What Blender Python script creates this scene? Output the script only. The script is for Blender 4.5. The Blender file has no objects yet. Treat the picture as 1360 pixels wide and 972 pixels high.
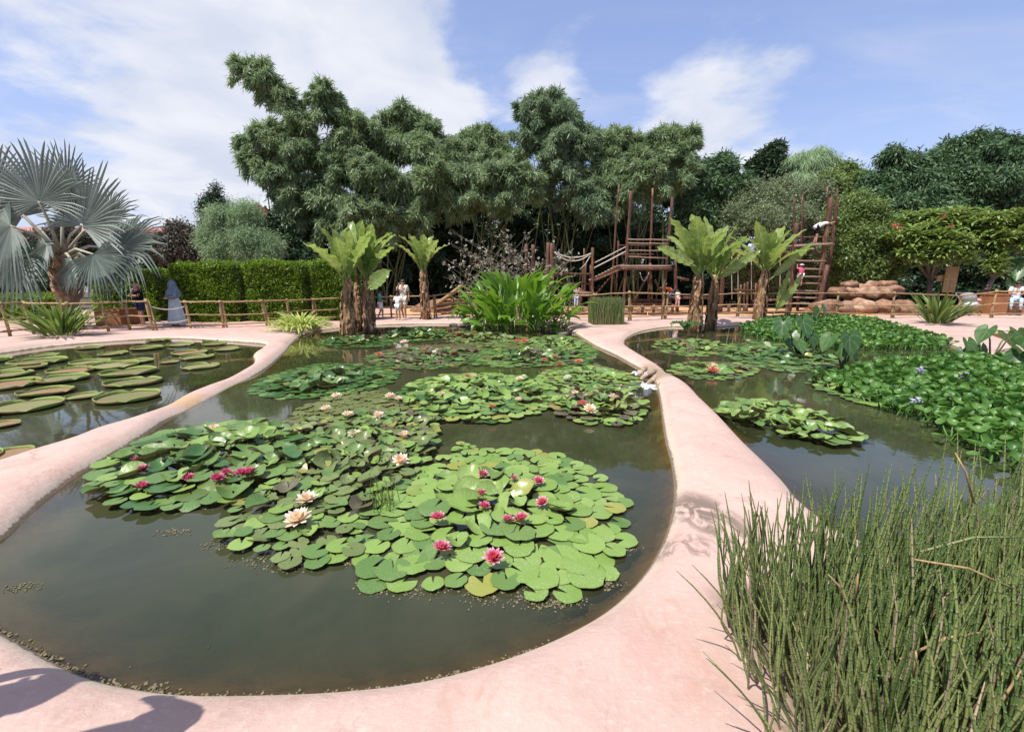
import bpy, bmesh, math, random
import numpy as np
from mathutils import Vector, Matrix, noise as mnoise

rnd = random.Random(7)
rng = np.random.default_rng(11)
scene = bpy.context.scene
COL = scene.collection

# ------------------------------------------------------------------ camera
CAM_H = 1.85
FPX = 600.0
PITCH = math.atan(116 / FPX)
cam_d = bpy.data.cameras.new('camera')
cam_d.sensor_width = 36.0
cam_d.lens = FPX / 1360 * 36.0
cam_d.clip_start = 0.05
cam_d.clip_end = 3000
cam = bpy.data.objects.new('camera', cam_d)
COL.objects.link(cam)
cam.location = (0, 0, CAM_H)
cam.rotation_euler = (math.pi / 2 - PITCH, 0, 0)
scene.camera = cam

def ray(px, py):
    u, v = px - 680.0, 486.0 - py
    c, s = math.cos(PITCH), math.sin(PITCH)
    return Vector((u, FPX * c + v * s, -FPX * s + v * c))
def gp(px, py, z=0.0):
    d = ray(px, py); t = (z - CAM_H) / d.z
    return Vector((d.x * t, d.y * t, z))
def dp(px, py, Y):
    d = ray(px, py); t = Y / d.y
    return Vector((d.x * t, Y, CAM_H + d.z * t))
def mpp(px, py, Y):                      # metres per pixel of the photograph at that depth
    return Y / ray(px, py).y
GZ = 0.14                                # height of the plaster paths over the water

# ------------------------------------------------------------------ light
SUN_EL = math.radians(63)
to_sun_h = Vector((-0.76, -0.65)).normalized()
to_sun = Vector((to_sun_h.x * math.cos(SUN_EL), to_sun_h.y * math.cos(SUN_EL), math.sin(SUN_EL)))
sun_d = bpy.data.lights.new('sun', 'SUN'); sun_d.energy = 4.6; sun_d.angle = math.radians(0.55)
sun_d.color = (1.0, 0.955, 0.88)
sun = bpy.data.objects.new('sun', sun_d); COL.objects.link(sun)
sun.rotation_euler = to_sun.to_track_quat('Z', 'Y').to_euler()
sun.location = (-8, -5, 14)

scene.view_settings.view_transform = 'Standard'
scene.view_settings.look = 'None'
scene.view_settings.exposure = 0.50
scene.view_settings.gamma = 1.0
scene.cycles.max_bounces = 6
scene.cycles.diffuse_bounces = 3
scene.cycles.glossy_bounces = 3
scene.cycles.transmission_bounces = 3
scene.cycles.transparent_max_bounces = 4
scene.cycles.caustics_reflective = False
scene.cycles.caustics_refractive = False
scene.cycles.use_denoising = True

# ------------------------------------------------------------------ node helpers
class NT:
    def __init__(s, tree): s.t = tree; s.n = tree.nodes; s.l = tree.links
    def new(s, typ, **kw):
        nd = s.n.new(typ)
        for k, v in kw.items(): setattr(nd, k, v)
        return nd
    def put(s, sock, v):
        if hasattr(v, 'links') or hasattr(v, 'is_linked'): s.l.new(v, sock)
        elif v is not None:
            if isinstance(v, (tuple, list)) and len(v) == 3 and len(getattr(sock, 'default_value', (0,))) == 4: v = (*v, 1)
            sock.default_value = v
    def m(s, op, a, b=None, c=None, clamp=False):
        nd = s.new('ShaderNodeMath', operation=op, use_clamp=clamp)
        for i, v in enumerate((a, b, c)):
            if v is not None: s.put(nd.inputs[i], v)
        return nd.outputs[0]
    def vm(s, op, a, b=None):
        nd = s.new('ShaderNodeVectorMath', operation=op)
        s.put(nd.inputs[0], a)
        if b is not None: s.put(nd.inputs[1], b)
        return nd.outputs['Value'] if op in ('DOT_PRODUCT', 'LENGTH', 'DISTANCE') else nd.outputs[0]
    def mix(s, f, a, b):
        nd = s.new('ShaderNodeMix', data_type='RGBA')
        s.put(nd.inputs[0], f); s.put(nd.inputs[6], a); s.put(nd.inputs[7], b)
        return nd.outputs[2]
    def noise(s, vec, scale, detail=4, rough=.55, dist=0.0):
        nd = s.new('ShaderNodeTexNoise')
        if vec is not None: s.put(nd.inputs['Vector'], vec)
        nd.inputs['Scale'].default_value = scale; nd.inputs['Detail'].default_value = detail
        nd.inputs['Roughness'].default_value = rough; nd.inputs['Distortion'].default_value = dist
        return nd.outputs['Fac']
    def sstep(s, v, a, b, lo=0.0, hi=1.0):
        nd = s.new('ShaderNodeMapRange', interpolation_type='SMOOTHSTEP')
        s.put(nd.inputs[0], v)
        for i, x in zip((1, 2, 3, 4), (a, b, lo, hi)): nd.inputs[i].default_value = x
        return nd.outputs[0]
    def sep(s, v):
        nd = s.new('ShaderNodeSeparateXYZ'); s.put(nd.inputs[0], v); return nd.outputs
    def comb(s, x, y, z):
        nd = s.new('ShaderNodeCombineXYZ')
        for i, v in enumerate((x, y, z)): s.put(nd.inputs[i], v)
        return nd.outputs[0]

# ------------------------------------------------------------------ sky
world = bpy.data.worlds.new('World'); scene.world = world; world.use_nodes = True
w = NT(world.node_tree); w.n.clear()
sky = w.new('ShaderNodeTexSky', sky_type='NISHITA'); sky.sun_disc = False
sky.sun_elevation = SUN_EL
sky.sun_rotation = math.atan2(to_sun_h.x, to_sun_h.y)
sky.air_density = 1.0; sky.dust_density = 1.6; sky.ozone_density = 2.2; sky.altitude = 200
tc = w.new('ShaderNodeTexCoord')
D = w.vm('NORMALIZE', tc.outputs['Generated'])
dx, dy, dz = w.sep(D)
den = w.m('ADD', w.m('MAXIMUM', dz, 0.0), 0.16)
P = w.comb(w.m('DIVIDE', dx, den), w.m('DIVIDE', dy, den), 0.0)
n1 = w.noise(P, 1.9, 11, .60, .25)
n2 = w.noise(w.vm('ADD', P, (7.3, 2.1, 0)), 0.45, 3, .5, .2)
base = w.m('ADD', w.m('MULTIPLY', n1, .78), w.m('MULTIPLY', n2, .22))
def blob(px, py, size, wt):
    c = ray(px, py).normalized()
    dd = w.vm('DISTANCE', D, tuple(c))
    return w.m('MULTIPLY', w.sstep(dd, 0.0, size, 1.0, 0.0), wt)
bias = None
for b in [(170, 50, .42, .13), (430, 70, .40, .14), (550, 110, .24, .15), (620, 60, .1, -.08), (40, 140, .25, -.06), (720, 112, .10, .10), (820, 110, .10, .08), (90, 230, .45, .05), (250, 250, .34, .11), (360, 210, .3, .09), (0, 30, .5, .02),
          (545, 190, .2, .10), (725, 108, .13, .14), (915, 125, .15, .15), (985, 190, .30, .15), (1060, 215, .24, .10), (880, 0, .14, .10), (990, 15, .12, .10), (850, 60, .12, -.12), (960, 60, .14, -.12),
          (690, 30, .16, -.16), (690, 170, .12, -.06), (1200, 60, .55, -.16), (820, 70, .12, -.08), (10, 120, .12, -.08), (150, 150, .16, -.03)]:
    v = blob(*b); bias = v if bias is None else w.m('ADD', bias, v)
cl = w.sstep(w.m('ADD', base, bias), 0.49, 0.69)
wisp = w.m('MULTIPLY', w.sstep(w.noise(w.vm('MULTIPLY', P, (1.0, 2.4, 1.0)), .9, 6, .62, 1.2), .42, .8), .30)
cl = w.m('MAXIMUM', cl, wisp)
hz = w.m('POWER', w.m('SUBTRACT', 1.0, w.m('MAXIMUM', dz, 0.0)), 7.0)          # pale air towards the horizon, all round
shade = w.sstep(w.noise(w.vm('ADD', P, (1.3, .4, 0)), 2.0, 5, .55, .3), .3, .7)
ccol = w.mix(shade, (6.6, 7.1, 8.2), (8.9, 9.0, 9.4))
skyc = w.mix(w.m('MULTIPLY', hz, .75), w.vm('MULTIPLY', sky.outputs[0], (2.3, 1.95, 1.95)), (6.6, 7.4, 9.0))
skyc = w.mix(.35, skyc, (3.3, 4.7, 8.9))
fin = w.mix(w.m('MULTIPLY', cl, .90), skyc, ccol)
bg = w.new('ShaderNodeBackground'); w.put(bg.inputs[0], fin); bg.inputs[1].default_value = 0.075
wo = w.new('ShaderNodeOutputWorld'); w.l.new(bg.outputs[0], wo.inputs[0])

# ------------------------------------------------------------------ materials
MATS = {}
def newmat(name):
    m = bpy.data.materials.new(name); m.use_nodes = True
    t = NT(m.node_tree); t.n.clear()
    out = t.new('ShaderNodeOutputMaterial')
    MATS[name] = m
    return m, t, out
def princ(t, col, rough=.6, spec=.4, normal=None):
    p = t.new('ShaderNodeBsdfPrincipled')
    t.put(p.inputs['Base Color'], col); t.put(p.inputs['Roughness'], rough)
    p.inputs['Specular IOR Level'].default_value = spec
    if normal is not None: t.l.new(normal, p.inputs['Normal'])
    return p
def bump(t, h, strength=.3, dist=.02):
    b = t.new('ShaderNodeBump'); t.put(b.inputs['Height'], h)
    b.inputs['Strength'].default_value = strength; b.inputs['Distance'].default_value = dist
    return b.outputs[0]
def simple(name, c1, c2=None, scale=6, rough=.7, spec=.3, bs=.3, bd=.01, stretch=None, ob=False, rand=0.0, c3=None, s3=1.5):
    m, t, o = newmat(name)
    g = t.new('ShaderNodeNewGeometry'); tcn = t.new('ShaderNodeTexCoord')
    vec = tcn.outputs['Object'] if ob else g.outputs['Position']
    if stretch: vec = t.vm('MULTIPLY', vec, stretch)
    n = t.noise(vec, scale, 6, .6)
    col = t.mix(t.sstep(n, .3, .7), c1, c2 or tuple(x * .7 for x in c1))
    if c3: col = t.mix(t.sstep(t.noise(vec, s3, 4, .6, .6), .5, .72), col, c3)
    if rand:
        oi = t.new('ShaderNodeObjectInfo'); hs = t.new('ShaderNodeHueSaturation')
        t.put(hs.inputs['Color'], col); t.put(hs.inputs['Value'], t.m('ADD', 1 - rand / 2, t.m('MULTIPLY', oi.outputs['Random'], rand)))
        col = hs.outputs[0]
    p = princ(t, col, rough, spec, bump(t, n, bs, bd) if bs else None)
    t.l.new(p.outputs[0], o.inputs[0]); return m
def leafmat(name, dark, light, mode='island', trans=.3, rough=.45, spec=.4, back=None, big=0.8, vein=None, tcol=None):
    m, t, o = newmat(name)
    g = t.new('ShaderNodeNewGeometry'); oi = t.new('ShaderNodeObjectInfo')
    r = g.outputs['Random Per Island'] if mode == 'island' else oi.outputs['Random']
    n = t.noise(g.outputs['Position'], big, 3, .6)
    f = t.m('ADD', t.m('MULTIPLY', r, .6), t.m('MULTIPLY', t.sstep(n, .3, .7), .4))
    col = t.mix(f, dark, light)
    if vein:                                  # UV: u across the blade 0..1, v along it 0..1
        uv = t.new('ShaderNodeUVMap'); u, v, _ = t.sep(uv.outputs[0])
        off = t.m('ABSOLUTE', t.m('SUBTRACT', u, .5))
        rib = t.sstep(off, .01, .035, 1, 0)
        side = t.m('SINE', t.m('MULTIPLY', t.m('SUBTRACT', v, t.m('MULTIPLY', off, .5)), vein[1]))
        col = t.mix(t.m('MULTIPLY', t.sstep(side, .6, 1.0), .35), col, vein[0])
        col = t.mix(t.m('MULTIPLY', rib, .8), col, vein[0])
    if name == 'banana_leaf':
        col = t.mix(t.m('MULTIPLY', t.sstep(t.noise(g.outputs['Position'], 9, 4, .7, .5), .45, .62), .45), col, (.40, .46, .20))
        col = t.mix(t.m('MULTIPLY', t.sstep(t.noise(g.outputs['Position'], 5, 5, .7, .8), .62, .74), .7), col, (.24, .19, .07))
    if back: col = t.mix(g.outputs['Backfacing'], col, back)
    p = princ(t, col, rough, spec)
    tr = t.new('ShaderNodeBsdfTranslucent')
    hs = t.new('ShaderNodeHueSaturation'); t.put(hs.inputs['Color'], col); hs.inputs['Hue'].default_value = .485
    hs.inputs['Saturation'].default_value = 1.1; hs.inputs['Value'].default_value = 1.5
    t.l.new(hs.outputs[0], tr.inputs[0])
    mx = t.new('ShaderNodeMixShader'); mx.inputs[0].default_value = trans
    t.l.new(p.outputs[0], mx.inputs[1]); t.l.new(tr.outputs[0], mx.inputs[2]); t.l.new(mx.outputs[0], o.inputs[0])
    return m

leafmat('bamboo_leaf', (.085, .150, .068), (.275, .365, .185), trans=.36, rough=.5)
leafmat('bamboo_leaf_bluish', (.075, .135, .072), (.245, .330, .185), trans=.34, rough=.5)
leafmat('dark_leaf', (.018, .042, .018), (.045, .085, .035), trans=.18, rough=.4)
leafmat('dark_glossy_leaf', (.035, .080, .032), (.095, .165, .070), trans=.2, rough=.48, spec=.35)
leafmat('olive_leaf', (.085, .120, .055), (.225, .275, .140), trans=.2, rough=.5)
leafmat('midgreen_leaf', (.075, .130, .035), (.200, .280, .080), trans=.25, rough=.45)
leafmat('casuarina_leaf', (.14, .225, .105), (.29, .40, .215), trans=.25, rough=.6)
leafmat('brown_leaf', (.050, .050, .035), (.120, .110, .075), trans=.2, rough=.6)
leafmat('hedge_leaf', (.065, .135, .014), (.215, .330, .040), trans=.3, rough=.5, big=2.0)
leafmat('pale_dry_leaf', (.22, .21, .16), (.42, .41, .33), trans=.2, rough=.6)
leafmat('frangipani_leaf', (.10, .17, .035), (.26, .35, .11), trans=.25, rough=.35)
leafmat('canna_leaf', (.055, .145, .018), (.180, .330, .050), mode='object', trans=.35, rough=.38, vein=((.16, .30, .06), 90))
leafmat('banana_leaf', (.100, .180, .035), (.230, .320, .080), mode='object', trans=.42, rough=.33, vein=((.36, .44, .17), 95), big=3.0)
leafmat('strap_leaf', (.070, .130, .030), (.190, .260, .070), mode='object', trans=.3, rough=.4)
leafmat('variegated_leaf', (.26, .36, .07), (.55, .60, .24), mode='object', trans=.3, rough=.5)
leafmat('palm_blade', (.090, .125, .105), (.235, .285, .245), mode='island', trans=.25, rough=.5, spec=.3)
leafmat('taro_leaf', (.035, .095, .030), (.080, .160, .045), mode='object', trans=.38, rough=.35, vein=((.18, .28, .12), 28))
leafmat('hyacinth_leaf', (.045, .135, .025), (.150, .290, .060), mode='object', trans=.34, rough=.38, spec=.4)
leafmat('hyacinth_leaf_mass', (.030, .105, .020), (.150, .290, .060), mode='island', trans=.34, rough=.4, spec=.4, big=1.5)
leafmat('red_petal', (.42, .06, .06), (.5, .14, .12), trans=.3)
leafmat('lilac_petal', (.45, .38, .65), (.62, .55, .8), trans=.3)

def padmat(name, dark, light, under, speck, mode='object', rough=.36):
    m, t, o = newmat(name)
    g = t.new('ShaderNodeNewGeometry'); oi = t.new('ShaderNodeObjectInfo'); tcn = t.new('ShaderNodeTexCoord')
    r = oi.outputs['Random'] if mode == 'object' else g.outputs['Random Per Island']
    pos = g.outputs['Position']
    n = t.noise(pos, 1.2, 3, .6); brn = t.sstep(t.noise(pos, 7, 5, .7, 1.0), .64, .74)
    col = t.mix(t.m('ADD', t.m('MULTIPLY', r, .65), t.m('MULTIPLY', n, .35)), dark, light)
    if mode == 'object':
        x, y, z = t.sep(tcn.outputs['Object'])
        a = t.m('ARCTAN2', y, x); rad = t.vm('LENGTH', tcn.outputs['Object'])
        ve = t.m('ABSOLUTE', t.m('SINE', t.m('MULTIPLY', a, 9.5)))
        vf = t.m('MULTIPLY', t.sstep(ve, .0, .22, 1, 0), .42)
        col = t.mix(vf, col, tuple(min(1, c * 1.5 + .02) for c in light))
        col = t.mix(t.m('MULTIPLY', t.sstep(rad, .90, 1.0), .25), col, (.16, .12, .04))
        old = t.sstep(t.m('FRACT', t.m('MULTIPLY', r, 17.3)), .955, .965)      # a few old yellowing pads
        col = t.mix(t.m('MULTIPLY', old, .65), col, (.30, .27, .06))
    sp = t.sstep(t.noise(pos, 110, 3, .75), .56, .66)
    col = t.mix(t.m('MULTIPLY', sp, t.m('MULTIPLY', t.sstep(t.noise(pos, 3.5, 2, .5), .42, .6), speck)), col, (.46, .48, .34))
    col = t.mix(t.m('MULTIPLY', brn, .5), col, (.17, .12, .045))
    col = t.mix(g.outputs['Backfacing'], col, under)
    p = princ(t, col, rough, .45, bump(t, t.noise(pos, 22, 3, .5), .18, .02))
    tr = t.new('ShaderNodeBsdfTranslucent'); t.l.new(col, tr.inputs[0])
    mx = t.new('ShaderNodeMixShader'); mx.inputs[0].default_value = .14
    t.l.new(p.outputs[0], mx.inputs[1]); t.l.new(tr.outputs[0], mx.inputs[2]); t.l.new(mx.outputs[0], o.inputs[0])
    return m
padmat('pad_light', (.140, .245, .045), (.235, .345, .085), (.16, .17, .06), .9)
padmat('pad_mid', (.070, .150, .035), (.155, .250, .065), (.15, .12, .05), .5)
padmat('pad_olive', (.085, .125, .035), (.175, .225, .075), (.16, .08, .05), .5)
padmat('pad_dark', (.028, .090, .022), (.070, .160, .040), (.09, .10, .04), .15, rough=.28)
padmat('pad_brown', (.085, .065, .045), (.150, .150, .070), (.14, .06, .05), .3)
padmat('pad_victoria', (.120, .170, .045), (.240, .260, .100), (.16, .07, .045), .35, rough=.45)

def petalmat(name, inner, outer):
    m, t, o = newmat(name)
    tcn = t.new('ShaderNodeTexCoord'); rad = t.vm('LENGTH', tcn.outputs['Object'])
    g = t.new('ShaderNodeNewGeometry')
    col = t.mix(t.sstep(rad, .35, 1.05), inner, outer)
    hs = t.new('ShaderNodeHueSaturation'); t.put(hs.inputs['Color'], col)
    t.put(hs.inputs['Value'], t.m('ADD', .8, t.m('MULTIPLY', g.outputs['Random Per Island'], .4)))
    p = princ(t, hs.outputs[0], .5, .3); tr = t.new('ShaderNodeBsdfTranslucent'); t.l.new(hs.outputs[0], tr.inputs[0])
    mx = t.new('ShaderNodeMixShader'); mx.inputs[0].default_value = .35
    t.l.new(p.outputs[0], mx.inputs[1]); t.l.new(tr.outputs[0], mx.inputs[2]); t.l.new(mx.outputs[0], o.inputs[0])
petalmat('petal_pink', (.60, .03, .10), (.84, .48, .58))
petalmat('petal_magenta', (.52, .02, .11), (.76, .26, .40))
petalmat('petal_peach', (.88, .66, .44), (.88, .78, .72))
petalmat('petal_salmon', (.62, .16, .10), (.72, .36, .26))
petalmat('petal_white', (.82, .80, .60), (.82, .80, .74))
simple('stamen', (.80, .48, .05), (.75, .35, .03), 40, .6, bs=0)
simple('stamen_red', (.75, .16, .05), (.65, .08, .04), 40, .6, bs=0)

simple('pale_log', (.42, .29, .15), (.27, .175, .085), 5, .75, .25, .5, .006, (9, 9, 1.2), rand=.35, c3=(.15, .10, .06), s3=3)
simple('rope', (.55, .50, .42), (.38, .34, .28), 60, .9, .1)
simple('red_log', (.115, .056, .036), (.055, .030, .021), 6, .7, .25, .5, .006, (8, 8, 1), rand=.4, c3=(.28, .15, .09), s3=2)
simple('weathered_plank', (.30, .22, .17), (.17, .11, .08), 6, .8, .2, .4, .005, (2, 8, 8), rand=.3)
simple('dry_sheath', (.33, .19, .10), (.12, .06, .035), 7, .85, .15, .8, .02, (3, 3, 1), c3=(.52, .40, .27), s3=3.5, rand=.4)
simple('banana_stem', (.30, .19, .09), (.13, .075, .04), 6, .7, .2, .6, .02, (3, 3, .7), c3=(.20, .22, .07), s3=2)
simple('petiole', (.24, .32, .08), (.14, .20, .05), 8, .45, .4, bs=0)
simple('palm_petiole', (.30, .29, .20), (.40, .40, .33), 8, .6, .3, bs=0)
simple('palm_trunk', (.34, .24, .16), (.15, .10, .065), 5, .85, .15, .9, .03, rand=.3)
simple('bark', (.13, .10, .075), (.065, .05, .038), 7, .85, .15, .7, .02, (3, 3, .8))
simple('grey_bark', (.20, .18, .15), (.11, .10, .08), 6, .85, .15, .5, .02)
simple('culm', (.10, .12, .05), (.055, .065, .03), 5, .6, .3, bs=0, rand=.4)
simple('boulder', (.30, .165, .105), (.15, .085, .055), 4.0, .9, .15, .9, .08, c3=(.42, .30, .21), s3=1.0, rand=.35)
simple('ridge_plaster', (.36, .27, .19), (.20, .15, .10), 9, .7, .3, .8, .02, c3=(.50, .38, .30), s3=4)
simple('dark_stone', (.14, .12, .10), (.07, .06, .05), 6, .8, .2, .7, .03)
simple('terracotta', (.34, .15, .065), (.24, .10, .045), 3, .7, .25, .3, .01)
simple('sign_wood', (.46, .29, .12), (.36, .21, .08), 5, .6, .3, .3, .004, (3, 3, 10))
simple('sign_panel', (.36, .23, .12), (.30, .18, .09), 14, .6, .3, .2, .004)
simple('skin', (.38, .21, .14), (.34, .18, .12), 5, .55, .35, bs=0)
simple('skin_light', (.55, .34, .25), (.50, .30, .21), 5, .55, .35, bs=0)
simple('hair', (.018, .013, .010), (.03, .02, .015), 30, .5, .4, bs=0)
simple('debris', (.22, .19, .11), (.10, .085, .05), 30, .85, .2, .5, .01)
def cloth(name, c): return simple('cloth_' + name, c, tuple(x * .82 for x in c), 9, .85, .15, .25, .01)
for nme, c in dict(white=(.78, .78, .76), cream=(.62, .58, .48), teal=(.05, .42, .36), navy=(.03, .04, .09), black=(.015, .015, .018), bluegrey=(.16, .21, .27),
                   paleblue=(.42, .52, .56), pink=(.68, .10, .22), orange=(.75, .16, .04), lightblue=(.45, .60, .75), jeans=(.10, .14, .24), grey=(.25, .25, .27),
                   lilac=(.60, .56, .68), rose=(.62, .36, .34)).items(): cloth(nme, c)
simple('building_white', (.62, .60, .58), (.52, .50, .48), 2, .8, bs=0)
simple('roof_red', (.42, .20, .17), (.34, .15, .13), 3, .8, bs=0)
simple('foam', (.75, .78, .76), (.45, .48, .44), 14, .5, .5, .6, .02)

# horsetail: UV.y carries metres along the stem
def horsetail(name, mode):
    m, t, o = newmat(name)
    uv = t.new('ShaderNodeUVMap'); _, v, _ = t.sep(uv.outputs[0])
    g = t.new('ShaderNodeNewGeometry'); oi = t.new('ShaderNodeObjectInfo')
    r = g.outputs['Random Per Island'] if mode == 'island' else oi.outputs['Random']
    col = t.mix(r, (.075, .145, .035), (.235, .275, .090))
    low = t.sstep(v, .05, .5, 1.0, 0.0)
    col = t.mix(t.m('MULTIPLY', low, .35), col, (.17, .13, .08))
    dead = t.sstep(t.m('FRACT', t.m('MULTIPLY', r, 23.7)), .94, .95)
    col = t.mix(dead, col, (.34, .27, .17))
    f = t.m('FRACT', t.m('MULTIPLY', v, 19.0))
    ring = t.sstep(t.m('ABSOLUTE', t.m('SUBTRACT', f, .5)), .07, .10, 1, 0)
    pale = t.sstep(t.m('ABSOLUTE', t.m('SUBTRACT', f, .61)), .04, .07, 1, 0)
    col = t.mix(t.m('MULTIPLY', pale, .6), col, (.38, .38, .26)); col = t.mix(t.m('MULTIPLY', ring, .7), col, (.04, .035, .02))
    p = princ(t, col, .42, .4); t.l.new(p.outputs[0], o.inputs[0])
horsetail('horsetail_stem', 'object'); horsetail('horsetail_stem_mass', 'island')

# ------------------------------------------------------------------ mesh helpers
def wl(o):
    v = Vector((0, 0, 0))
    while o is not None: v += o.location; o = o.parent
    return v
def link(o, parent=None):
    COL.objects.link(o)
    if parent is not None: o.parent = parent
    return o
def tag(o, label=None, cat=None, group=None, kind=None):
    if label: o['label'] = label
    if cat: o['category'] = cat
    if group: o['group'] = group
    if kind: o['kind'] = kind
    return o
def thing(name, label, cat, loc, group=None):
    o = bpy.data.objects.new(name, None); o.empty_display_size = .2; o.location = loc; link(o)
    return tag(o, label, cat, group)
def np_mesh(name, V, F, uv=None, smooth=False):           # F: (n, k) array of k-gons
    me = bpy.data.meshes.new(name); n, k = F.shape
    me.vertices.add(len(V)); me.vertices.foreach_set('co', np.asarray(V, dtype=np.float32).ravel())
    me.loops.add(n * k); me.loops.foreach_set('vertex_index', F.astype(np.int32).ravel())
    me.polygons.add(n); me.polygons.foreach_set('loop_start', np.arange(0, n * k, k, dtype=np.int32))
    if smooth: me.polygons.foreach_set('use_smooth', np.ones(n, dtype=bool))
    if uv is not None:
        l = me.uv_layers.new(name='UVMap'); l.data.foreach_set('uv', np.asarray(uv, dtype=np.float32)[F.ravel()].ravel())
    me.update(calc_edges=True); me.validate(); return me
class MB:
    def __init__(s): s.v = []; s.f = []; s.mi = []; s.uv = []
    def add(s, vs, fs, mi=0, uvs=None):
        b = len(s.v); s.v += [tuple(v) for v in vs]; s.f += [tuple(b + i for i in f) for f in fs]; s.mi += [mi] * len(fs)
        s.uv += list(uvs) if uvs else [(0, 0)] * len(vs)
    def tube(s, pts, rad, n=7, mi=0, cap=True, wob=0.0):
        pts = [Vector(p) for p in pts]; m = len(pts)
        if not isinstance(rad, (list, tuple)): rad = [rad] * m
        vs = []; uvs = []; L = 0; ref = None
        for i, p in enumerate(pts):
            d = (pts[min(i + 1, m - 1)] - pts[max(i - 1, 0)]).normalized()
            if ref is None:
                ref = d.cross(Vector((0, 0, 1)) if abs(d.z) < .9 else Vector((1, 0, 0))).normalized()
            a = (ref - d * ref.dot(d)).normalized(); b = d.cross(a); ref = a
            if i: L += (p - pts[i - 1]).length
            for k in range(n):
                t = 2 * math.pi * k / n; r = rad[i] * (1 + (rnd.uniform(-wob, wob) if wob else 0))
                vs.append(p + (a * math.cos(t) + b * math.sin(t)) * r); uvs.append((k / n, L))
        fs = [(i * n + k, i * n + (k + 1) % n, (i + 1) * n + (k + 1) % n, (i + 1) * n + k) for i in range(m - 1) for k in range(n)]
        if cap: fs += [tuple(range(n))[::-1], tuple((m - 1) * n + k for k in range(n))]
        s.add(vs, fs, mi, uvs); return s
    def log(s, a, b, r, n=7, mi=0):
        a, b = Vector(a), Vector(b); k = max(3, int((b - a).length / .5) + 2); L = (b - a).length
        pts = [a.lerp(b, i / (k - 1)) + (Vector((rnd.uniform(-1, 1), rnd.uniform(-1, 1), rnd.uniform(-1, 1))) * min(.012, L * .01) if 0 < i < k - 1 else Vector()) for i in range(k)]
        return s.tube(pts, [r * rnd.uniform(.9, 1.08) for _ in range(k)], n, mi)
    def box(s, c, size, R=None, mi=0, bev=0.0):
        c = Vector(c); hx, hy, hz = (x / 2 for x in size)
        if bev <= 0:
            vs = [Vector((x, y, z)) for z in (-hz, hz) for x, y in ((-hx, -hy), (hx, -hy), (hx, hy), (-hx, hy))]
            fs = [(3, 2, 1, 0), (4, 5, 6, 7), (0, 1, 5, 4), (1, 2, 6, 5), (2, 3, 7, 6), (3, 0, 4, 7)]
        else:
            vs = []
            for z, q in ((-hz, bev), (-hz + bev, 0), (hz - bev, 0), (hz, bev)):
                vs += [Vector((x, y, z)) for x, y in ((-hx + q, -hy + q), (hx - q, -hy + q), (hx - q, hy - q), (-hx + q, hy - q))]
            fs = [(3, 2, 1, 0), (12, 13, 14, 15)]
            for j in range(3):
                for k in range(4): fs.append((j * 4 + k, j * 4 + (k + 1) % 4, j * 4 + 4 + (k + 1) % 4, j * 4 + 4 + k))
        if R is not None: vs = [R @ v for v in vs]
        s.add([c + v for v in vs], fs, mi); return s
    def ball(s, c, r, n=10, m=7, mi=0, lump=0.0, flat=(1, 1, 1), seed=0):
        c = Vector(c); vs = []
        for i in range(m + 1):
            ph = math.pi * i / m
            for k in range(n):
                th = 2 * math.pi * k / n
                d = Vector((math.sin(ph) * math.cos(th), math.sin(ph) * math.sin(th), math.cos(ph)))
                q = 1 + (lump * mnoise.noise(d * 1.3 + Vector((seed * 7.1, seed * 3.3, 0))) if lump else 0)
                vs.append(c + Vector((d.x * flat[0], d.y * flat[1], d.z * flat[2])) * r * q)
        fs = [(i * n + k, (i + 1) * n + k, (i + 1) * n + (k + 1) % n, i * n + (k + 1) % n) for i in range(m) for k in range(n)]
        s.add(vs, fs, mi); return s
    def mesh(s, name, mats, origin=Vector(), smooth=True):
        me = bpy.data.meshes.new(name); o = Vector(origin)
        me.from_pydata([(x - o.x, y - o.y, z - o.z) for x, y, z in s.v], [], s.f)
        for m in (mats if isinstance(mats, (list, tuple)) else [mats]): me.materials.append(MATS[m])
        me.polygons.foreach_set('material_index', s.mi)
        me.polygons.foreach_set('use_smooth', [smooth] * len(s.f))
        l = me.uv_layers.new(name='UVMap'); idx = [i for f in s.f for i in f]
        l.data.foreach_set('uv', np.array([s.uv[i] for i in idx], dtype=np.float32).ravel())
        me.update(); return me
    def build(s, name, mats, parent=None, smooth=True, loc=None):
        o0 = Vector(loc) if loc is not None else wl(parent)
        ob = bpy.data.objects.new(name, s.mesh(name, mats, o0, smooth))
        if loc is not None: ob.location = Vector(loc) - (wl(parent) if parent else Vector())
        return link(ob, parent)
def inst(name, me, parent, pos, rot=(0, 0, 0), sc=1.0):
    o = bpy.data.objects.new(name, me); o.location = Vector(pos) - wl(parent); o.rotation_euler = rot
    o.scale = (sc, sc, sc) if not isinstance(sc, (tuple, list)) else sc
    return link(o, parent)
def rotmats(eulers):                                     # (n,3) xyz eulers -> (n,3,3)
    x, y, z = eulers[:, 0], eulers[:, 1], eulers[:, 2]
    cx, sx, cy, sy, cz, sz = np.cos(x), np.sin(x), np.cos(y), np.sin(y), np.cos(z), np.sin(z)
    R = np.empty((len(x), 3, 3))
    R[:, 0, 0] = cz * cy; R[:, 0, 1] = cz * sy * sx - sz * cx; R[:, 0, 2] = cz * sy * cx + sz * sx
    R[:, 1, 0] = sz * cy; R[:, 1, 1] = sz * sy * sx + cz * cx; R[:, 1, 2] = sz * sy * cx - cz * sx
    R[:, 2, 0] = -sy; R[:, 2, 1] = cy * sx; R[:, 2, 2] = cy * cx
    return R
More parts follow.
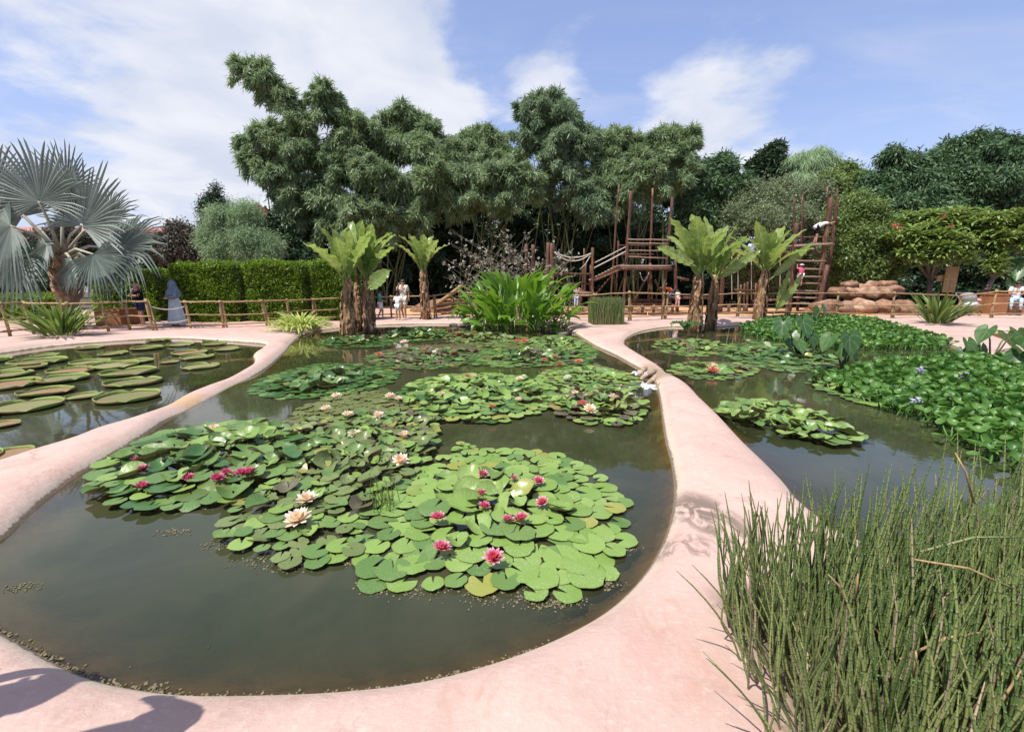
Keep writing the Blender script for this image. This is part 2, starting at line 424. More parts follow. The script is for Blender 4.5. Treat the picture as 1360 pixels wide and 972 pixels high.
def joined(name, tmpl, pos, eul, scl, mat, parent, smooth=True):      # many copies of one small mesh in one object
    nv = len(tmpl.vertices); V = np.empty(nv * 3, dtype=np.float32); tmpl.vertices.foreach_get('co', V); V = V.reshape(-1, 3)
    R = rotmats(np.asarray(eul)); scl = np.asarray(scl)
    if scl.ndim == 1: scl = scl[:, None]
    W = np.einsum('nij,nkj->nki', R, V[None] * scl[:, None, :]) + np.asarray(pos)[:, None, :] - np.array(wl(parent))[None, None, :]
    fs = []; uv = None
    for p in tmpl.polygons:
        vv = list(p.vertices)
        if len(vv) == 3: fs.append(vv + [vv[0]])
        elif len(vv) == 4: fs.append(vv)
    tri = [f[:3] for f in fs if f[0] == f[3]]; quad = [f for f in fs if f[0] != f[3]]
    T = np.array(tri + [q[:3] for q in quad] + [[q[0], q[2], q[3]] for q in quad], dtype=np.int32)
    n = len(W); F = (T[None] + (np.arange(n) * nv)[:, None, None]).reshape(-1, 3)
    if tmpl.uv_layers:
        u0 = np.zeros((nv, 2), dtype=np.float32)
        for lp, d in zip(tmpl.loops, tmpl.uv_layers[0].data): u0[lp.vertex_index] = d.uv
        uv = np.tile(u0, (n, 1))
    me = np_mesh(name, W.reshape(-1, 3), F, uv, smooth); me.materials.append(MATS[mat])
    return link(bpy.data.objects.new(name, me), parent)

# leaves: n tufts of k leaves; returns verts/faces of small pointed leaves
def leaf_cloud(centres, outward, k, L, W, droop=.4, spread=.9, jit=.15, up=.5):
    n = len(centres); c = np.repeat(centres, k, 0); o = np.repeat(outward, k, 0); N = n * k
    d = o * .7 + rng.normal(size=(N, 3)) * spread; d[:, 2] -= droop
    d /= np.linalg.norm(d, axis=1)[:, None] + 1e-9
    nn = rng.normal(size=(N, 3)) * .6 + np.array([0, -.15, up]) + o * .35
    sd = np.cross(d, nn); sd /= np.linalg.norm(sd, axis=1)[:, None] + 1e-9
    ln = L * rng.uniform(.6, 1.3, N)[:, None]; wd = W * rng.uniform(.7, 1.3, N)[:, None] * .5
    b = c + rng.normal(size=(N, 3)) * jit
    V = np.stack([b, b + d * ln * .42 + sd * wd, b + d * ln, b + d * ln * .42 - sd * wd], 1)
    F = np.arange(N * 4, dtype=np.int32).reshape(N, 4)
    return V.reshape(-1, 3), F
def crown_points(puffs, n, sub=9, subr=.42, fill=.25):
    vol = np.array([p[1] ** 2 for p in puffs]); cnt = np.maximum(20, (n * vol / vol.sum()).astype(int))
    C = []; O = []
    for (c, r, fl), m in zip(puffs, cnt):
        c = np.array(c); f3 = np.array([1, 1, fl])
        S = rng.normal(size=(sub, 3)); S /= np.linalg.norm(S, axis=1)[:, None]; S[:, 2] = S[:, 2] * .8 + .12
        rad = rng.uniform(.55, .92, sub)[:, None]
        sc = S * rad; sr = subr * rng.uniform(.7, 1.25, sub)
        j = rng.integers(0, sub, m); q = rng.normal(size=(m, 3)); q /= np.linalg.norm(q, axis=1)[:, None]
        rr = rng.uniform(0, 1, m)[:, None] ** .35
        P_ = sc[j] + q * rr * sr[j][:, None]; out = q
        inn = rng.uniform(0, 1, m) < fill
        P_[inn] = (q * (rng.uniform(0, 1, m)[:, None] ** .5) * .75)[inn]
        C.append(c + P_ * r * f3); O.append(out)
    return np.concatenate(C), np.concatenate(O)
def crown(name, puffs, n, k, L, W, mat, parent, droop=.4, spread=.9, jit=.15, sub=9, subr=.42, fill=.25, up=.5):
    C, O = crown_points(puffs, n, sub, subr, fill)
    V, F = leaf_cloud(C, O, k, L, W, droop, spread, jit, up)
    V -= np.array(wl(parent))
    me = np_mesh(name, V, F); me.materials.append(MATS[mat])
    return link(bpy.data.objects.new(name, me), parent)
def spray_points(puffs, n, arcs=16, wid=.13, tail=.30):
    # arching culm tips: tufts of leaves strung along curves that rise out of the clump and droop at their ends
    vol = np.array([p[1] ** 2 for p in puffs]); cnt = np.maximum(24, (n * vol / vol.sum()).astype(int)); C = []; O = []
    for (c, r, fl), m in zip(puffs, cnt):
        na = max(5, int(arcs * rnd.uniform(.7, 1.3))); d = rng.normal(size=(na, 3)); d[:, 2] = d[:, 2] * .75 + .35; d /= np.linalg.norm(d, axis=1)[:, None]
        ln = rng.uniform(.70, 1.18, na) * np.where(rng.uniform(0, 1, na) < .12, 1.3, 1); j = rng.integers(0, na, m); s = rng.uniform(0.05, 1, m) ** .75
        dn = np.array([0, 0, -1.0]); L_ = ln[j][:, None]; s_ = s[:, None]
        P_ = (d[j] * s_ + dn * tail * s_ ** 2.4) * L_; tan = d[j] + dn * tail * 2.4 * s_ ** 1.4
        P_ = P_ + rng.normal(size=(m, 3)) * wid * (1.15 - .75 * s_)
        C.append(np.array(c) + P_ * r); O.append(tan / np.linalg.norm(tan, axis=1)[:, None])
    return np.concatenate(C), np.concatenate(O)
def spray_crown(name, puffs, n, k, L, W, mat, parent, droop=.5, spread=.5, jit=.08, arcs=16, wid=.13, tail=.30):
    C, O = spray_points(puffs, n, arcs, wid, tail); V, F = leaf_cloud(C, O, k, L, W, droop, spread, jit, .6); V -= np.array(wl(parent))
    me = np_mesh(name, V, F); me.materials.append(MATS[mat]); return link(bpy.data.objects.new(name, me), parent)
def pf(px, py, r, Y, fl=.85):                            # a puff where the photograph shows it, at a depth of its own
    return (tuple(dp(px, py, Y)), r * mpp(px, py, Y), fl)
# ================================================================== ponds and ground
def W2(x, y): return ('w', x, y)
def topoly(pts, z=0.0):
    out = []
    for p in pts:
        if p[0] == 'w': out.append((p[1], p[2]))
        else: v = gp(p[0], p[1], z); out.append((v.x, v.y))
    return out
def smooth_closed(pts, k=5):
    n = len(pts); out = []
    for i in range(n):
        p0, p1, p2, p3 = (np.array(pts[(i + j - 1) % n]) for j in range(4))
        d1 = np.linalg.norm(p1 - p0) ** .5 + 1e-6; d2 = np.linalg.norm(p2 - p1) ** .5 + 1e-6; d3 = np.linalg.norm(p3 - p2) ** .5 + 1e-6
        m1 = (p1 - p0) / d1 - (p2 - p0) / (d1 + d2) + (p2 - p1) / d2
        m2 = (p2 - p1) / d2 - (p3 - p1) / (d2 + d3) + (p3 - p2) / d3
        m1 *= d2; m2 *= d2
        for a in range(k):
            t = a / k
            out.append((2 * t**3 - 3 * t**2 + 1) * p1 + (t**3 - 2 * t**2 + t) * m1 + (-2 * t**3 + 3 * t**2) * p2 + (t**3 - t**2) * m2)
    return np.array(out)
POND_C = smooth_closed(topoly([(0, 718), (50, 672), (100, 634), (147, 606), (182, 585), (223, 557), (256, 541), (309, 512), (347, 494), (379, 467), (388, 456), (402, 446), (440, 437),
          (500, 432), (600, 430), (700, 429), (742, 434), (760, 441), (775, 450), (793, 461), (815, 471), (840, 485), (860, 496), (870, 508), (876, 527), (880, 555), (885, 587), (893, 618),
          (897, 655), (891, 695), (874, 738), (846, 778), (806, 815), (755, 845), (690, 873), (615, 897), (540, 913), (450, 923), (350, 927), (250, 927), (180, 919), (130, 908), (80, 888), (40, 866), (0, 843),
          (-45, 808), (-70, 770), (-45, 740)]))
POND_L = smooth_closed(topoly([(0, 620), (38, 607), (88, 591), (123, 577), (176, 560), (218, 542), (250, 524), (297, 506), (322, 495), (338, 483), (337, 472), (347, 465), (352, 458), (322, 455), (290, 453), (223, 450),
          (147, 454), (73, 460), (0, 470), (-110, 484), (-260, 505), (-420, 540), (-520, 590), (-420, 640), (-250, 668), (-100, 648)]))
POND_R = smooth_closed(topoly([(829, 457), (851, 474), (868, 484), (900, 505), (914, 514), (930, 531), (954, 554), (987, 590), (1017, 619), (1042, 645), (1064, 672), W2(2.45, 2.85), W2(2.9, 2.62), W2(3.5, 2.5), W2(4.6, 2.35), W2(6.2, 2.6), W2(8.5, 3.6),
          (1720, 620), (1640, 560), (1500, 525), (1400, 503), (1355, 490), (1300, 474), (1268, 461), (1250, 453), (1195, 436), (1150, 425), (1100, 422), (1040, 423), (985, 432), (935, 435), (897, 434), (862, 438), (840, 445)]))
POND_B = smooth_closed(topoly([(1284, 441), (1310, 446), (1345, 458), (1400, 478), (1520, 500), (1600, 480), (1520, 455), (1420, 443), (1360, 440), (1310, 439)]), 4)
PONDS = [POND_C, POND_L, POND_R, POND_B]
def sdf(X, Y, polys=PONDS):                              # negative inside a pond
    best = np.full(X.shape, 1e9); inside = np.zeros(X.shape, bool)
    for P in polys:
        x0, y0 = P.min(0) - 3; x1, y1 = P.max(0) + 3
        sel = (X > x0) & (X < x1) & (Y > y0) & (Y < y1)
        if not sel.any(): continue
        xs, ys = X[sel], Y[sel]; d2 = np.full(xs.shape, 1e9); ins = np.zeros(xs.shape, bool)
        Q = np.roll(P, -1, 0)
        for (ax, ay), (bx, by) in zip(P, Q):
            ex, ey = bx - ax, by - ay; L = ex * ex + ey * ey + 1e-12
            t = np.clip(((xs - ax) * ex + (ys - ay) * ey) / L, 0, 1)
            d2 = np.minimum(d2, (xs - ax - t * ex) ** 2 + (ys - ay - t * ey) ** 2)
            c = (ay > ys) != (by > ys)
            if c.any(): ins ^= c & (xs < ex * (ys - ay) / (ey if abs(ey) > 1e-12 else 1e-12) + ax)
        b = best[sel]; best[sel] = np.minimum(b, np.sqrt(d2)); inside[sel] |= ins
    return np.where(inside, -best, np.minimum(best, 3.0))
SPILL = gp(868, 497, 0); SPILL2 = gp(345, 486, 0)
LOWBERM = [gp(255, 541, 0), gp(282, 522, 0), gp(310, 507, 0)]
def terrain_z(X, Y):
    d = sdf(X, Y)
    out = .012 + (GZ - .02) * (1 - np.exp(-np.maximum(d, 0) / .085))
    z = np.where(d > 0, out, .012 - .42 * (1 - np.exp(np.minimum(d, 0) / .75)) - .04 * (1 - np.exp(np.minimum(d, 0) / .07)))
    wav = .006 * np.sin(X * 2.1 + Y * 1.3) + .005 * np.sin(X * 5.3 - Y * 3.7) + .004 * np.sin(X * 9.1 + Y * 7.7 + 1.2)
    z = z + wav * np.clip(d * 3, 0, 1)
    s = np.exp(-((X - SPILL.x) ** 2 + (Y - SPILL.y) ** 2) / .30 ** 2)
    z = np.where(d > -.3, z - s * .085, z)
    for L in LOWBERM:
        s = np.exp(-((X - L.x) ** 2 + (Y - L.y) ** 2) / .55 ** 2); z = np.where(d > -.1, z - s * .035, z)
    return z
TH = np.concatenate([np.arange(-70, 70.01, .20), np.arange(75, 285, 3.0)]) * math.pi / 180      # from +Y towards +X
RR = np.concatenate([[.25], np.geomspace(.6, 42, 520), [50, 70, 110, 180, 320, 700]])
A, R_ = np.meshgrid(TH, RR, indexing='ij')
GX, GY = R_ * np.sin(A), R_ * np.cos(A)
near = R_ < 45
GZm = np.where(near, terrain_z(GX, GY), GZ - .01)
GD = sdf(GX, GY)
nt, nr = A.shape
idx = np.arange(nt * nr).reshape(nt, nr); nx = np.roll(idx, -1, 0)
F = np.stack([idx[:, :-1], idx[:, 1:], nx[:, 1:], nx[:, :-1]], -1).reshape(-1, 4)
V = np.stack([GX, GY, GZm], -1).reshape(-1, 3)
me = np_mesh('plaster_ground', V, F[:, ::-1].copy(), smooth=True)
at = me.attributes.new('pond_distance', 'FLOAT', 'POINT'); at.data.foreach_set('value', GD.astype(np.float32).ravel())
m, t, o = newmat('pink_plaster')
g = t.new('ShaderNodeNewGeometry'); pos = g.outputs['Position']
a = t.new('ShaderNodeAttribute', attribute_name='pond_distance'); dist = a.outputs['Fac']
px_, py_, pz_ = t.sep(pos)
nA = t.noise(pos, .9, 5, .6, .3); nB = t.noise(pos, 5, 6, .65, .4); nC = t.noise(pos, 28, 5, .6)
col = t.mix(t.sstep(nA, .3, .7), (.405, .283, .236), (.485, .352, .300))
col = t.mix(t.m('MULTIPLY', t.sstep(nB, .52, .78), .55), col, (.35, .205, .16))
col = t.mix(t.m('MULTIPLY', t.sstep(nC, .50, .75), .40), col, (.59, .45, .38))
col = t.mix(t.m('MULTIPLY', t.sstep(t.noise(pos, 2.2, 6, .7, 1.5), .58, .74), .5), col, (.30, .20, .155))
stroke = t.noise(t.vm('MULTIPLY', pos, (1.0, 5.0, 1.0)), 6, 5, .7, .8)
col = t.mix(t.m('MULTIPLY', t.sstep(stroke, .55, .75), .38), col, (.36, .215, .175))
vo = t.new('ShaderNodeTexVoronoi', feature='DISTANCE_TO_EDGE'); t.put(vo.inputs['Vector'], t.vm('ADD', pos, t.vm('MULTIPLY', t.comb(nB, nA, 0.0), (.5, .5, 0)))); vo.inputs['Scale'].default_value = .75
crk = t.m('MULTIPLY', t.sstep(vo.outputs['Distance'], .0, .006, 1, 0), t.sstep(nA, .45, .6))
col = t.mix(t.m('MULTIPLY', crk, .45), col, (.25, .15, .12))
edge = t.sstep(t.m('ADD', dist, t.m('MULTIPLY', t.m('SUBTRACT', nB, .5), .05)), .03, .10, 1, 0)      # scaled, paler rim by the waterline
col = t.mix(t.m('MULTIPLY', edge, .7), col, (.52, .43, .33))
crust = t.sstep(t.m('ADD', dist, t.m('MULTIPLY', t.m('SUBTRACT', nC, .5), .05)), .006, .020, 1, 0)
col = t.mix(t.m('MULTIPLY', crust, .85), col, (.11, .085, .05))
def stain(p, rx, ry, c, amt, col, nsc=6, thr=(.35, .7), rot=0.0):
    v = t.vm('SUBTRACT', pos, (p.x, p.y, 0)); x, y, _ = t.sep(v)
    cr, sr = math.cos(rot), math.sin(rot)
    u = t.m('ADD', t.m('MULTIPLY', x, cr / rx), t.m('MULTIPLY', y, sr / rx)); vv = t.m('ADD', t.m('MULTIPLY', x, -sr / ry), t.m('MULTIPLY', y, cr / ry))
    dd = t.m('ADD', t.m('MULTIPLY', u, u), t.m('MULTIPLY', vv, vv))
    n = t.noise(t.vm('MULTIPLY', pos, (1.0, .45, 1.0)), nsc, 6, .7, 1.0)
    return t.mix(t.m('MULTIPLY', t.m('MULTIPLY', t.sstep(dd, .15, 1.2, 1, 0), t.sstep(n, *thr)), amt), col, c)
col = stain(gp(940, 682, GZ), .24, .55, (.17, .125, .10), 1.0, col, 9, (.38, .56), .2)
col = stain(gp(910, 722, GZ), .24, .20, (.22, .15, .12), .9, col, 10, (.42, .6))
col = stain(gp(885, 880, GZ), .35, .3, (.42, .23, .19), .5, col, 9)
col = stain(gp(280, 524, .1), .42, 1.35, (.46, .28, .13), .75, col, 4, (.32, .55), -.85)
col = stain(gp(865, 492, .1), .5, .8, (.24, .18, .11), .9, col, 6, (.25, .55))
col = stain(gp(20, 632, .1), .5, .5, (.40, .24, .18), .6, col, 5)
for q in [(905, 640), (960, 590), (930, 560), (910, 520), (700, 900), (600, 940), (860, 830)]: col = stain(gp(*q, GZ), .3, .22, (.38, .24, .18), .55, col, 8, (.45, .7))
nS = t.m('MULTIPLY', t.m('SUBTRACT', nB, .5), .5)
soil = t.m('MULTIPLY', t.sstep(t.m('ADD', px_, nS), 1.02, 1.30), t.m('MULTIPLY', t.sstep(t.m('ADD', py_, nS), 2.15, 2.4, 1, 0), t.sstep(py_, .2, .5)))
col = t.mix(soil, col, t.mix(nC, (.06, .05, .03), (.12, .09, .055)))
# beyond the fence: orange play sand in the middle, pavement at both sides, earth farther off
sandy = t.m('MULTIPLY', t.sstep(t.m('ADD', py_, t.m('MULTIPLY', nA, .6)), 21.5, 21.8), t.m('MULTIPLY', t.sstep(px_, -6.5, -6.2), t.sstep(px_, 19, 19.4, 1, 0)))
col = t.mix(sandy, col, t.mix(nB, (.52, .27, .13), (.60, .36, .20)))
pave = t.m('MULTIPLY', t.sstep(px_, -6.6, -6.2, 1, 0), t.sstep(py_, 14.5, 15.5))
col = t.mix(t.m('MULTIPLY', pave, .4), col, (.48, .27, .22))
far = t.sstep(py_, 27, 29)
col = t.mix(far, col, t.mix(nB, (.10, .075, .045), (.07, .06, .03)))
bedc = t.mix(t.sstep(nB, .35, .65), (.24, .17, .10), (.13, .10, .06))
col = t.mix(t.sstep(dist, -.02, .0, 1, 0), col, bedc)
h = t.m('ADD', t.m('ADD', t.m('MULTIPLY', nB, 1.0), t.m('MULTIPLY', nC, .35)), t.m('MULTIPLY', stroke, .25))
p = princ(t, col, .78, .3, bump(t, h, .5, .02)); t.l.new(p.outputs[0], o.inputs[0])
me.materials.append(m)
tag(link(bpy.data.objects.new('plaster_ground', me)), kind='structure')

# water: same sheet where it lies in a pond; how deep it is decides how much of the bed one sees through the murk
keep = (GD.reshape(-1)[F] < .25).all(1) & (R_.reshape(-1)[F] < 45).all(1)
Fw = F[keep][:, ::-1]; used, inv = np.unique(Fw, return_inverse=True); Fw = inv.reshape(-1, 4)
Vw = V[used].copy(); depth = np.maximum(-Vw[:, 2], 0); Vw[:, 2] = 0.0
me = np_mesh('pond_water', Vw, Fw, smooth=True)
at = me.attributes.new('water_depth', 'FLOAT', 'POINT'); at.data.foreach_set('value', depth.astype(np.float32))
m, t, o = newmat('murky_water')
g = t.new('ShaderNodeNewGeometry'); pos = g.outputs['Position']
a = t.new('ShaderNodeAttribute', attribute_name='water_depth')
opq = t.m('SUBTRACT', 1.0, t.m('POWER', 2.718, t.m('MULTIPLY', a.outputs['Fac'], -8.0)))
n = t.noise(pos, .7, 4, .6, .6)
murk = t.mix(t.sstep(n, .3, .7), (.030, .038, .015), (.054, .056, .028))
wv = t.m('ADD', t.m('MULTIPLY', t.noise(pos, 3.0, 2, .5), 1.0), t.m('MULTIPLY', t.noise(pos, 14, 2, .5), .12))
nb = bump(t, wv, .10, .012)
dif = t.new('ShaderNodeBsdfDiffuse'); t.l.new(murk, dif.inputs[0])
trn = t.new('ShaderNodeBsdfTransparent'); trn.inputs[0].default_value = (.80, .74, .52, 1)
gl = t.new('ShaderNodeBsdfGlossy'); gl.inputs['Roughness'].default_value = .035; gl.inputs[0].default_value = (1, 1, 1, 1); t.l.new(nb, gl.inputs['Normal'])
fr = t.new('ShaderNodeFresnel'); fr.inputs['IOR'].default_value = 1.36; t.l.new(nb, fr.inputs['Normal'])
m1 = t.new('ShaderNodeMixShader'); t.l.new(opq, m1.inputs[0]); t.l.new(trn.outputs[0], m1.inputs[1]); t.l.new(dif.outputs[0], m1.inputs[2])
m2 = t.new('ShaderNodeMixShader'); t.l.new(t.m('MULTIPLY', fr.outputs[0], 1.15, clamp=True), m2.inputs[0]); t.l.new(m1.outputs[0], m2.inputs[1]); t.l.new(gl.outputs[0], m2.inputs[2])
t.l.new(m2.outputs[0], o.inputs[0]); me.materials.append(m)
tag(link(bpy.data.objects.new('pond_water', me)), kind='structure')


def pad_mesh(name, mat, cup=0.0, wave=.03, notch=14, seed=0, fold=0.0, rows=(.5, .86, 1.0)):
    r = random.Random(seed); N = 18; a0 = math.radians(notch); vs = [(0, 0, 0)]; fs = []
    ph = r.uniform(0, 6); w2 = r.uniform(2, 4)
    for q in rows:
        for i in range(N + 1):
            th = a0 + (2 * math.pi - 2 * a0) * i / N
            e = 1 + .035 * math.sin(th * 5 + ph) + .025 * math.sin(th * 9 + ph * 2) - .16 * math.exp(-((th - 2 - ph * .5) / .16) ** 2) * (seed % 3 == 0)
            if i in (0, N): e *= 1.03
            x, y = q * e * math.cos(th), q * e * math.sin(th)
            z = cup * q ** 2 + wave * q ** 2 * math.sin(w2 * th + ph) + fold * abs(y) ** 1.5 * (1 if seed % 2 else -.6)
            vs.append((x, y, z))
    for i in range(N):
        fs.append((0, 1 + i, 2 + i))
        for k in range(len(rows) - 1): b = 1 + k * (N + 1); fs.append((b + i, b + N + 1 + i, b + N + 2 + i, b + 1 + i))
    me = bpy.data.meshes.new(name); me.from_pydata(vs, [], fs); me.materials.append(MATS[mat])
    me.polygons.foreach_set('use_smooth', [True] * len(fs)); me.update(); return me
PADS = {}
for mt in ('pad_light', 'pad_mid', 'pad_olive', 'pad_dark', 'pad_brown'):
    PADS[mt] = ([pad_mesh('lily_pad', mt, 0, .015, r_, s) for s, r_ in enumerate((12, 20, 9, 26))],
                [pad_mesh('raised_lily_pad', mt, c, .09, 14, s + 10, f) for s, (c, f) in enumerate(((.25, .35), (.10, .5), (-.15, .2), (.35, .1)))])
def petal(a, r0, L, W, el, curl=.25):
    vs = []; ca, sa = math.cos(a), math.sin(a)
    for i, (s, wd) in enumerate(((0, .25), (.35, .8), (.7, .9), (1.0, 0))):
        e = el + curl * (s - .3); x = r0 + L * s * math.cos(e); z = L * s * math.sin(e)
        for q in ((-1, 1) if wd else (0,)):
            y = q * W * wd * .5; lift = abs(q) * W * .25 * wd
            vs.append((ca * x - sa * y, sa * x + ca * y, z + lift))
    return vs, [(0, 2, 3, 1), (2, 4, 5, 3), (4, 6, 5)]
def flower_mesh(name, mat, rows, seed=0):
    b = MB(); r = random.Random(seed)
    for n, L, W, el in rows:
        o_ = r.uniform(0, 1)
        for i in range(n):
            v, f = petal(2 * math.pi * (i + o_) / n + r.uniform(-.08, .08), .04, L * r.uniform(.88, 1.08), W, el + r.uniform(-.08, .08)); b.add(v, f)
    return b.mesh(name, mat, smooth=True)
ROWS = [(9, 1.0, .34, .18), (10, .92, .30, .55), (9, .78, .26, .95), (7, .55, .2, 1.25)]
FLO = {k: [flower_mesh('water_lily_flower', 'petal_' + k, ROWS, s) for s in range(2)] for k in ('pink', 'magenta', 'peach', 'salmon', 'white')}
stb = MB()
for i in range(16):
    a_ = i * 2.4; q = .05 + .012 * i
    q *= 1.5
    stb.tube([(q * .5 * math.cos(a_), q * .5 * math.sin(a_), .05), (q * math.cos(a_), q * math.sin(a_), .30 + .08 * (i % 3))], [.045, .022], 4)
STAM = {'y': stb.mesh('flower_centre', 'stamen'), 'r': stb.mesh('flower_centre', 'stamen_red')}
def add_flower(parent, px, py, kind, size=.075, h=.05):
    p = gp(px, py, h + .02)
    f = inst('flower', rnd.choice(FLO[kind]), parent, p, (rnd.uniform(-.25, .25) + .15, rnd.uniform(-.25, .25), rnd.uniform(0, 6.28)), size)
    s = bpy.data.objects.new('flower_centre', STAM['r' if kind in ('pink', 'magenta') else 'y']); link(s, f)
    return f
def in_poly(P, x, y):
    c = False; j = len(P) - 1
    for i in range(len(P)):
        if (P[i][1] > y) != (P[j][1] > y) and x < (P[j][0] - P[i][0]) * (y - P[i][1]) / (P[j][1] - P[i][1]) + P[i][0]: c = not c
        j = i
    return c
def pdist(P, x, y):
    best = 9e9
    for i in range(len(P)):
        ax, ay = P[i - 1]; bx, by = P[i]; ex, ey = bx - ax, by - ay
        t_ = max(0, min(1, ((x - ax) * ex + (y - ay) * ey) / (ex * ex + ey * ey + 1e-12)))
        best = min(best, math.hypot(x - ax - t_ * ex, y - ay - t_ * ey))
    return best
def scatter(P, spacing, tries=14000, edge=0.0, cap=9999):
    xs = [q[0] for q in P]; ys = [q[1] for q in P]; pts = []; grid = {}
    for _ in range(tries):
        x, y = rnd.uniform(min(xs), max(xs)), rnd.uniform(min(ys), max(ys))
        if not in_poly(P, x, y): continue
        k = (int(x / spacing), int(y / spacing)); ok = True
        for i in (-1, 0, 1):
            for j in (-1, 0, 1):
                for q in grid.get((k[0] + i, k[1] + j), ()):
                    if (q[0] - x) ** 2 + (q[1] - y) ** 2 < spacing ** 2: ok = False; break
        if ok:
            grid.setdefault(k, []).append((x, y)); pts.append((x, y))
            if len(pts) >= cap: break
    return pts
def lily(label, outline, mat, dia, dens=.60, mound=.06, centre=None, mradius=None, flowers=(), mix=(), fh=.06, fs=.07, upr=.5):
    P = topoly(outline); P = [tuple(q) for q in smooth_closed(P, 3)]
    cx = sum(q[0] for q in P) / len(P); cy = sum(q[1] for q in P) / len(P)
    if centre: c = gp(*centre); mx_, my_ = c.x, c.y
    else: mx_, my_ = cx, cy
    root = thing('water_lily', label, 'water lily', (cx, cy, 0))
    ext = max(max(q[0] for q in P) - min(q[0] for q in P), max(q[1] for q in P) - min(q[1] for q in P)) / 2
    mr = mradius or ext * .7
    pts = scatter(P, dia * dens)
    pts.sort(key=lambda q: -pdist(P, *q) if False else (q[0] ** 2 + q[1] ** 2))
    spec = []
    for x, y in pts:
        dm = math.hypot(x - mx_, y - my_) / mr; e = pdist(P, x, y)
        up = max(0.0, 1 - dm) if mound > 0 else 0
        raised = rnd.random() < up * upr * 2
        r = dia / 2 * rnd.uniform(.62, 1.1) * (.85 + .15 * min(1, e / .3))
        z = .010 + rnd.uniform(0, .022) + (up ** .8) * mound * rnd.uniform(.5, 1.4)
        tl = .05 + (up * .55 if raised else up * .12)
        az = math.atan2(my_ - y, mx_ - x) + rnd.uniform(-.9, .9)      # the notch tends to face the middle
        mt = mat
        for mm, pr in mix:
            if rnd.random() < pr: mt = mm
        me_ = PADS[mt][1 if raised else 0][rnd.randrange(4)]
        if not raised: z = max(z, .008 + r * math.sin(min(tl, .3)) * .25)
        spec.append((me_, mt, (x, y, z), (rnd.gauss(0, tl * .6), rnd.gauss(0, tl * .6), az), r))
    for s_ in spec[:300]: inst('lily_pad', s_[0], root, s_[2], s_[3], s_[4])
    rest = spec[300:]
    if rest:
        o_ = joined('far_lily_pads', PADS[mat][0][0], [s_[2] for s_ in rest], [s_[3] for s_ in rest], [s_[4] for s_ in rest], mat, root)
        o_['kind'] = 'stuff'
    for f_ in flowers:
        add_flower(root, f_[0], f_[1], f_[2], f_[3] if len(f_) > 3 else fs, fh)
    return root
lilyA = lily('pale green water lily mound with pink flowers, nearest the bottom of the middle pond', [(484, 775), (482, 740), (470, 705), (488, 672), (520, 650), (560, 625), (600, 607), (650, 600), (740, 605), (790, 632), (825, 665), (834, 705), (820, 745), (792, 775), (740, 797), (680, 790), (630, 783), (560, 778), (512, 780)],
     'pad_light', .25, .50, .10, (655, 672), .75, [(581, 689, 'pink', .075), (622, 639, 'pink'), (641, 631, 'pink'), (638, 656, 'pink', .06), (643, 673, 'pink', .06), (682, 636, 'pink', .055), (715, 640, 'pink'), (721, 668, 'pink'),
      (674, 691, 'pink', .06), (693, 690, 'pink', .075), (586, 729, 'pink', .075), (656, 742, 'pink', .08)], [('pad_mid', .18)], fs=.065, fh=.08)
lily('broad leaved water lily with magenta flowers by the left berm of the middle pond', [(120, 656), (135, 630), (170, 600), (210, 580), (260, 568), (330, 563), (375, 578), (395, 600), (390, 630), (370, 655), (330, 668), (262, 672), (190, 684), (150, 672)],
     'pad_mid', .27, .46, .14, (300, 608), 1.3, [(182, 613, 'magenta'), (190, 625, 'magenta'), (188, 647, 'magenta'), (250, 635, 'magenta', .06), (289, 636, 'magenta'), (300, 629, 'magenta'), (321, 629, 'magenta'), (332, 628, 'magenta'),
      (284, 570, 'peach', .08), (303, 612, 'salmon', .05)], [('pad_dark', .28), ('pad_light', .25)], fs=.075, fh=.09, upr=.7)
lily('long olive water lily bed with peach star flowers in the middle pond', [(272, 722), (300, 700), (300, 672), (340, 655), (385, 640), (392, 600), (380, 568), (400, 545), (440, 528), (480, 520), (535, 528), (585, 552), (582, 575), (575, 600), (562, 622), (525, 645), (490, 668), (478, 700), (470, 738), (440, 750), (382, 753), (345, 732), (310, 728)],
     'pad_olive', .20, .50, .06, (470, 610), 1.9, [(433, 544, 'peach'), (462, 552, 'peach'), (447, 527, 'peach'), (503, 553, 'peach'), (518, 527, 'peach'), (528, 531, 'peach'), (537, 579, 'peach'), (471, 578, 'peach'), (532, 613, 'peach', .10),
      (408, 665, 'peach', .10), (397, 692, 'peach', .12)], [('pad_mid', .35), ('pad_brown', .10), ('pad_light', .20)], fs=.09, upr=.45)
lily('deep green glossy water lily without flowers, under the banana clump', [(335, 518), (355, 502), (388, 492), (430, 484), (500, 488), (526, 498), (512, 512), (470, 522), (430, 530), (385, 530), (350, 527)],
     'pad_dark', .26, .46, .12, None, None, [], [('pad_mid', .25)], upr=.7)
lily('round water lily island with cream buds in the centre of the middle pond', [(530, 527), (545, 513), (570, 503), (620, 497), (680, 499), (725, 510), (740, 527), (730, 545), (700, 554), (655, 563), (600, 561), (555, 550)],
     'pad_light', .25, .50, .12, (625, 526), 1.5, [(621, 501, 'salmon'), (629, 501, 'peach'), (690, 504, 'peach'), (586, 524, 'peach'), (688, 532, 'peach'), (685, 520, 'white', .05), (653, 541, 'salmon', .07)], [('pad_mid', .3), ('pad_dark', .15)], fs=.08, upr=.6, fh=.12)
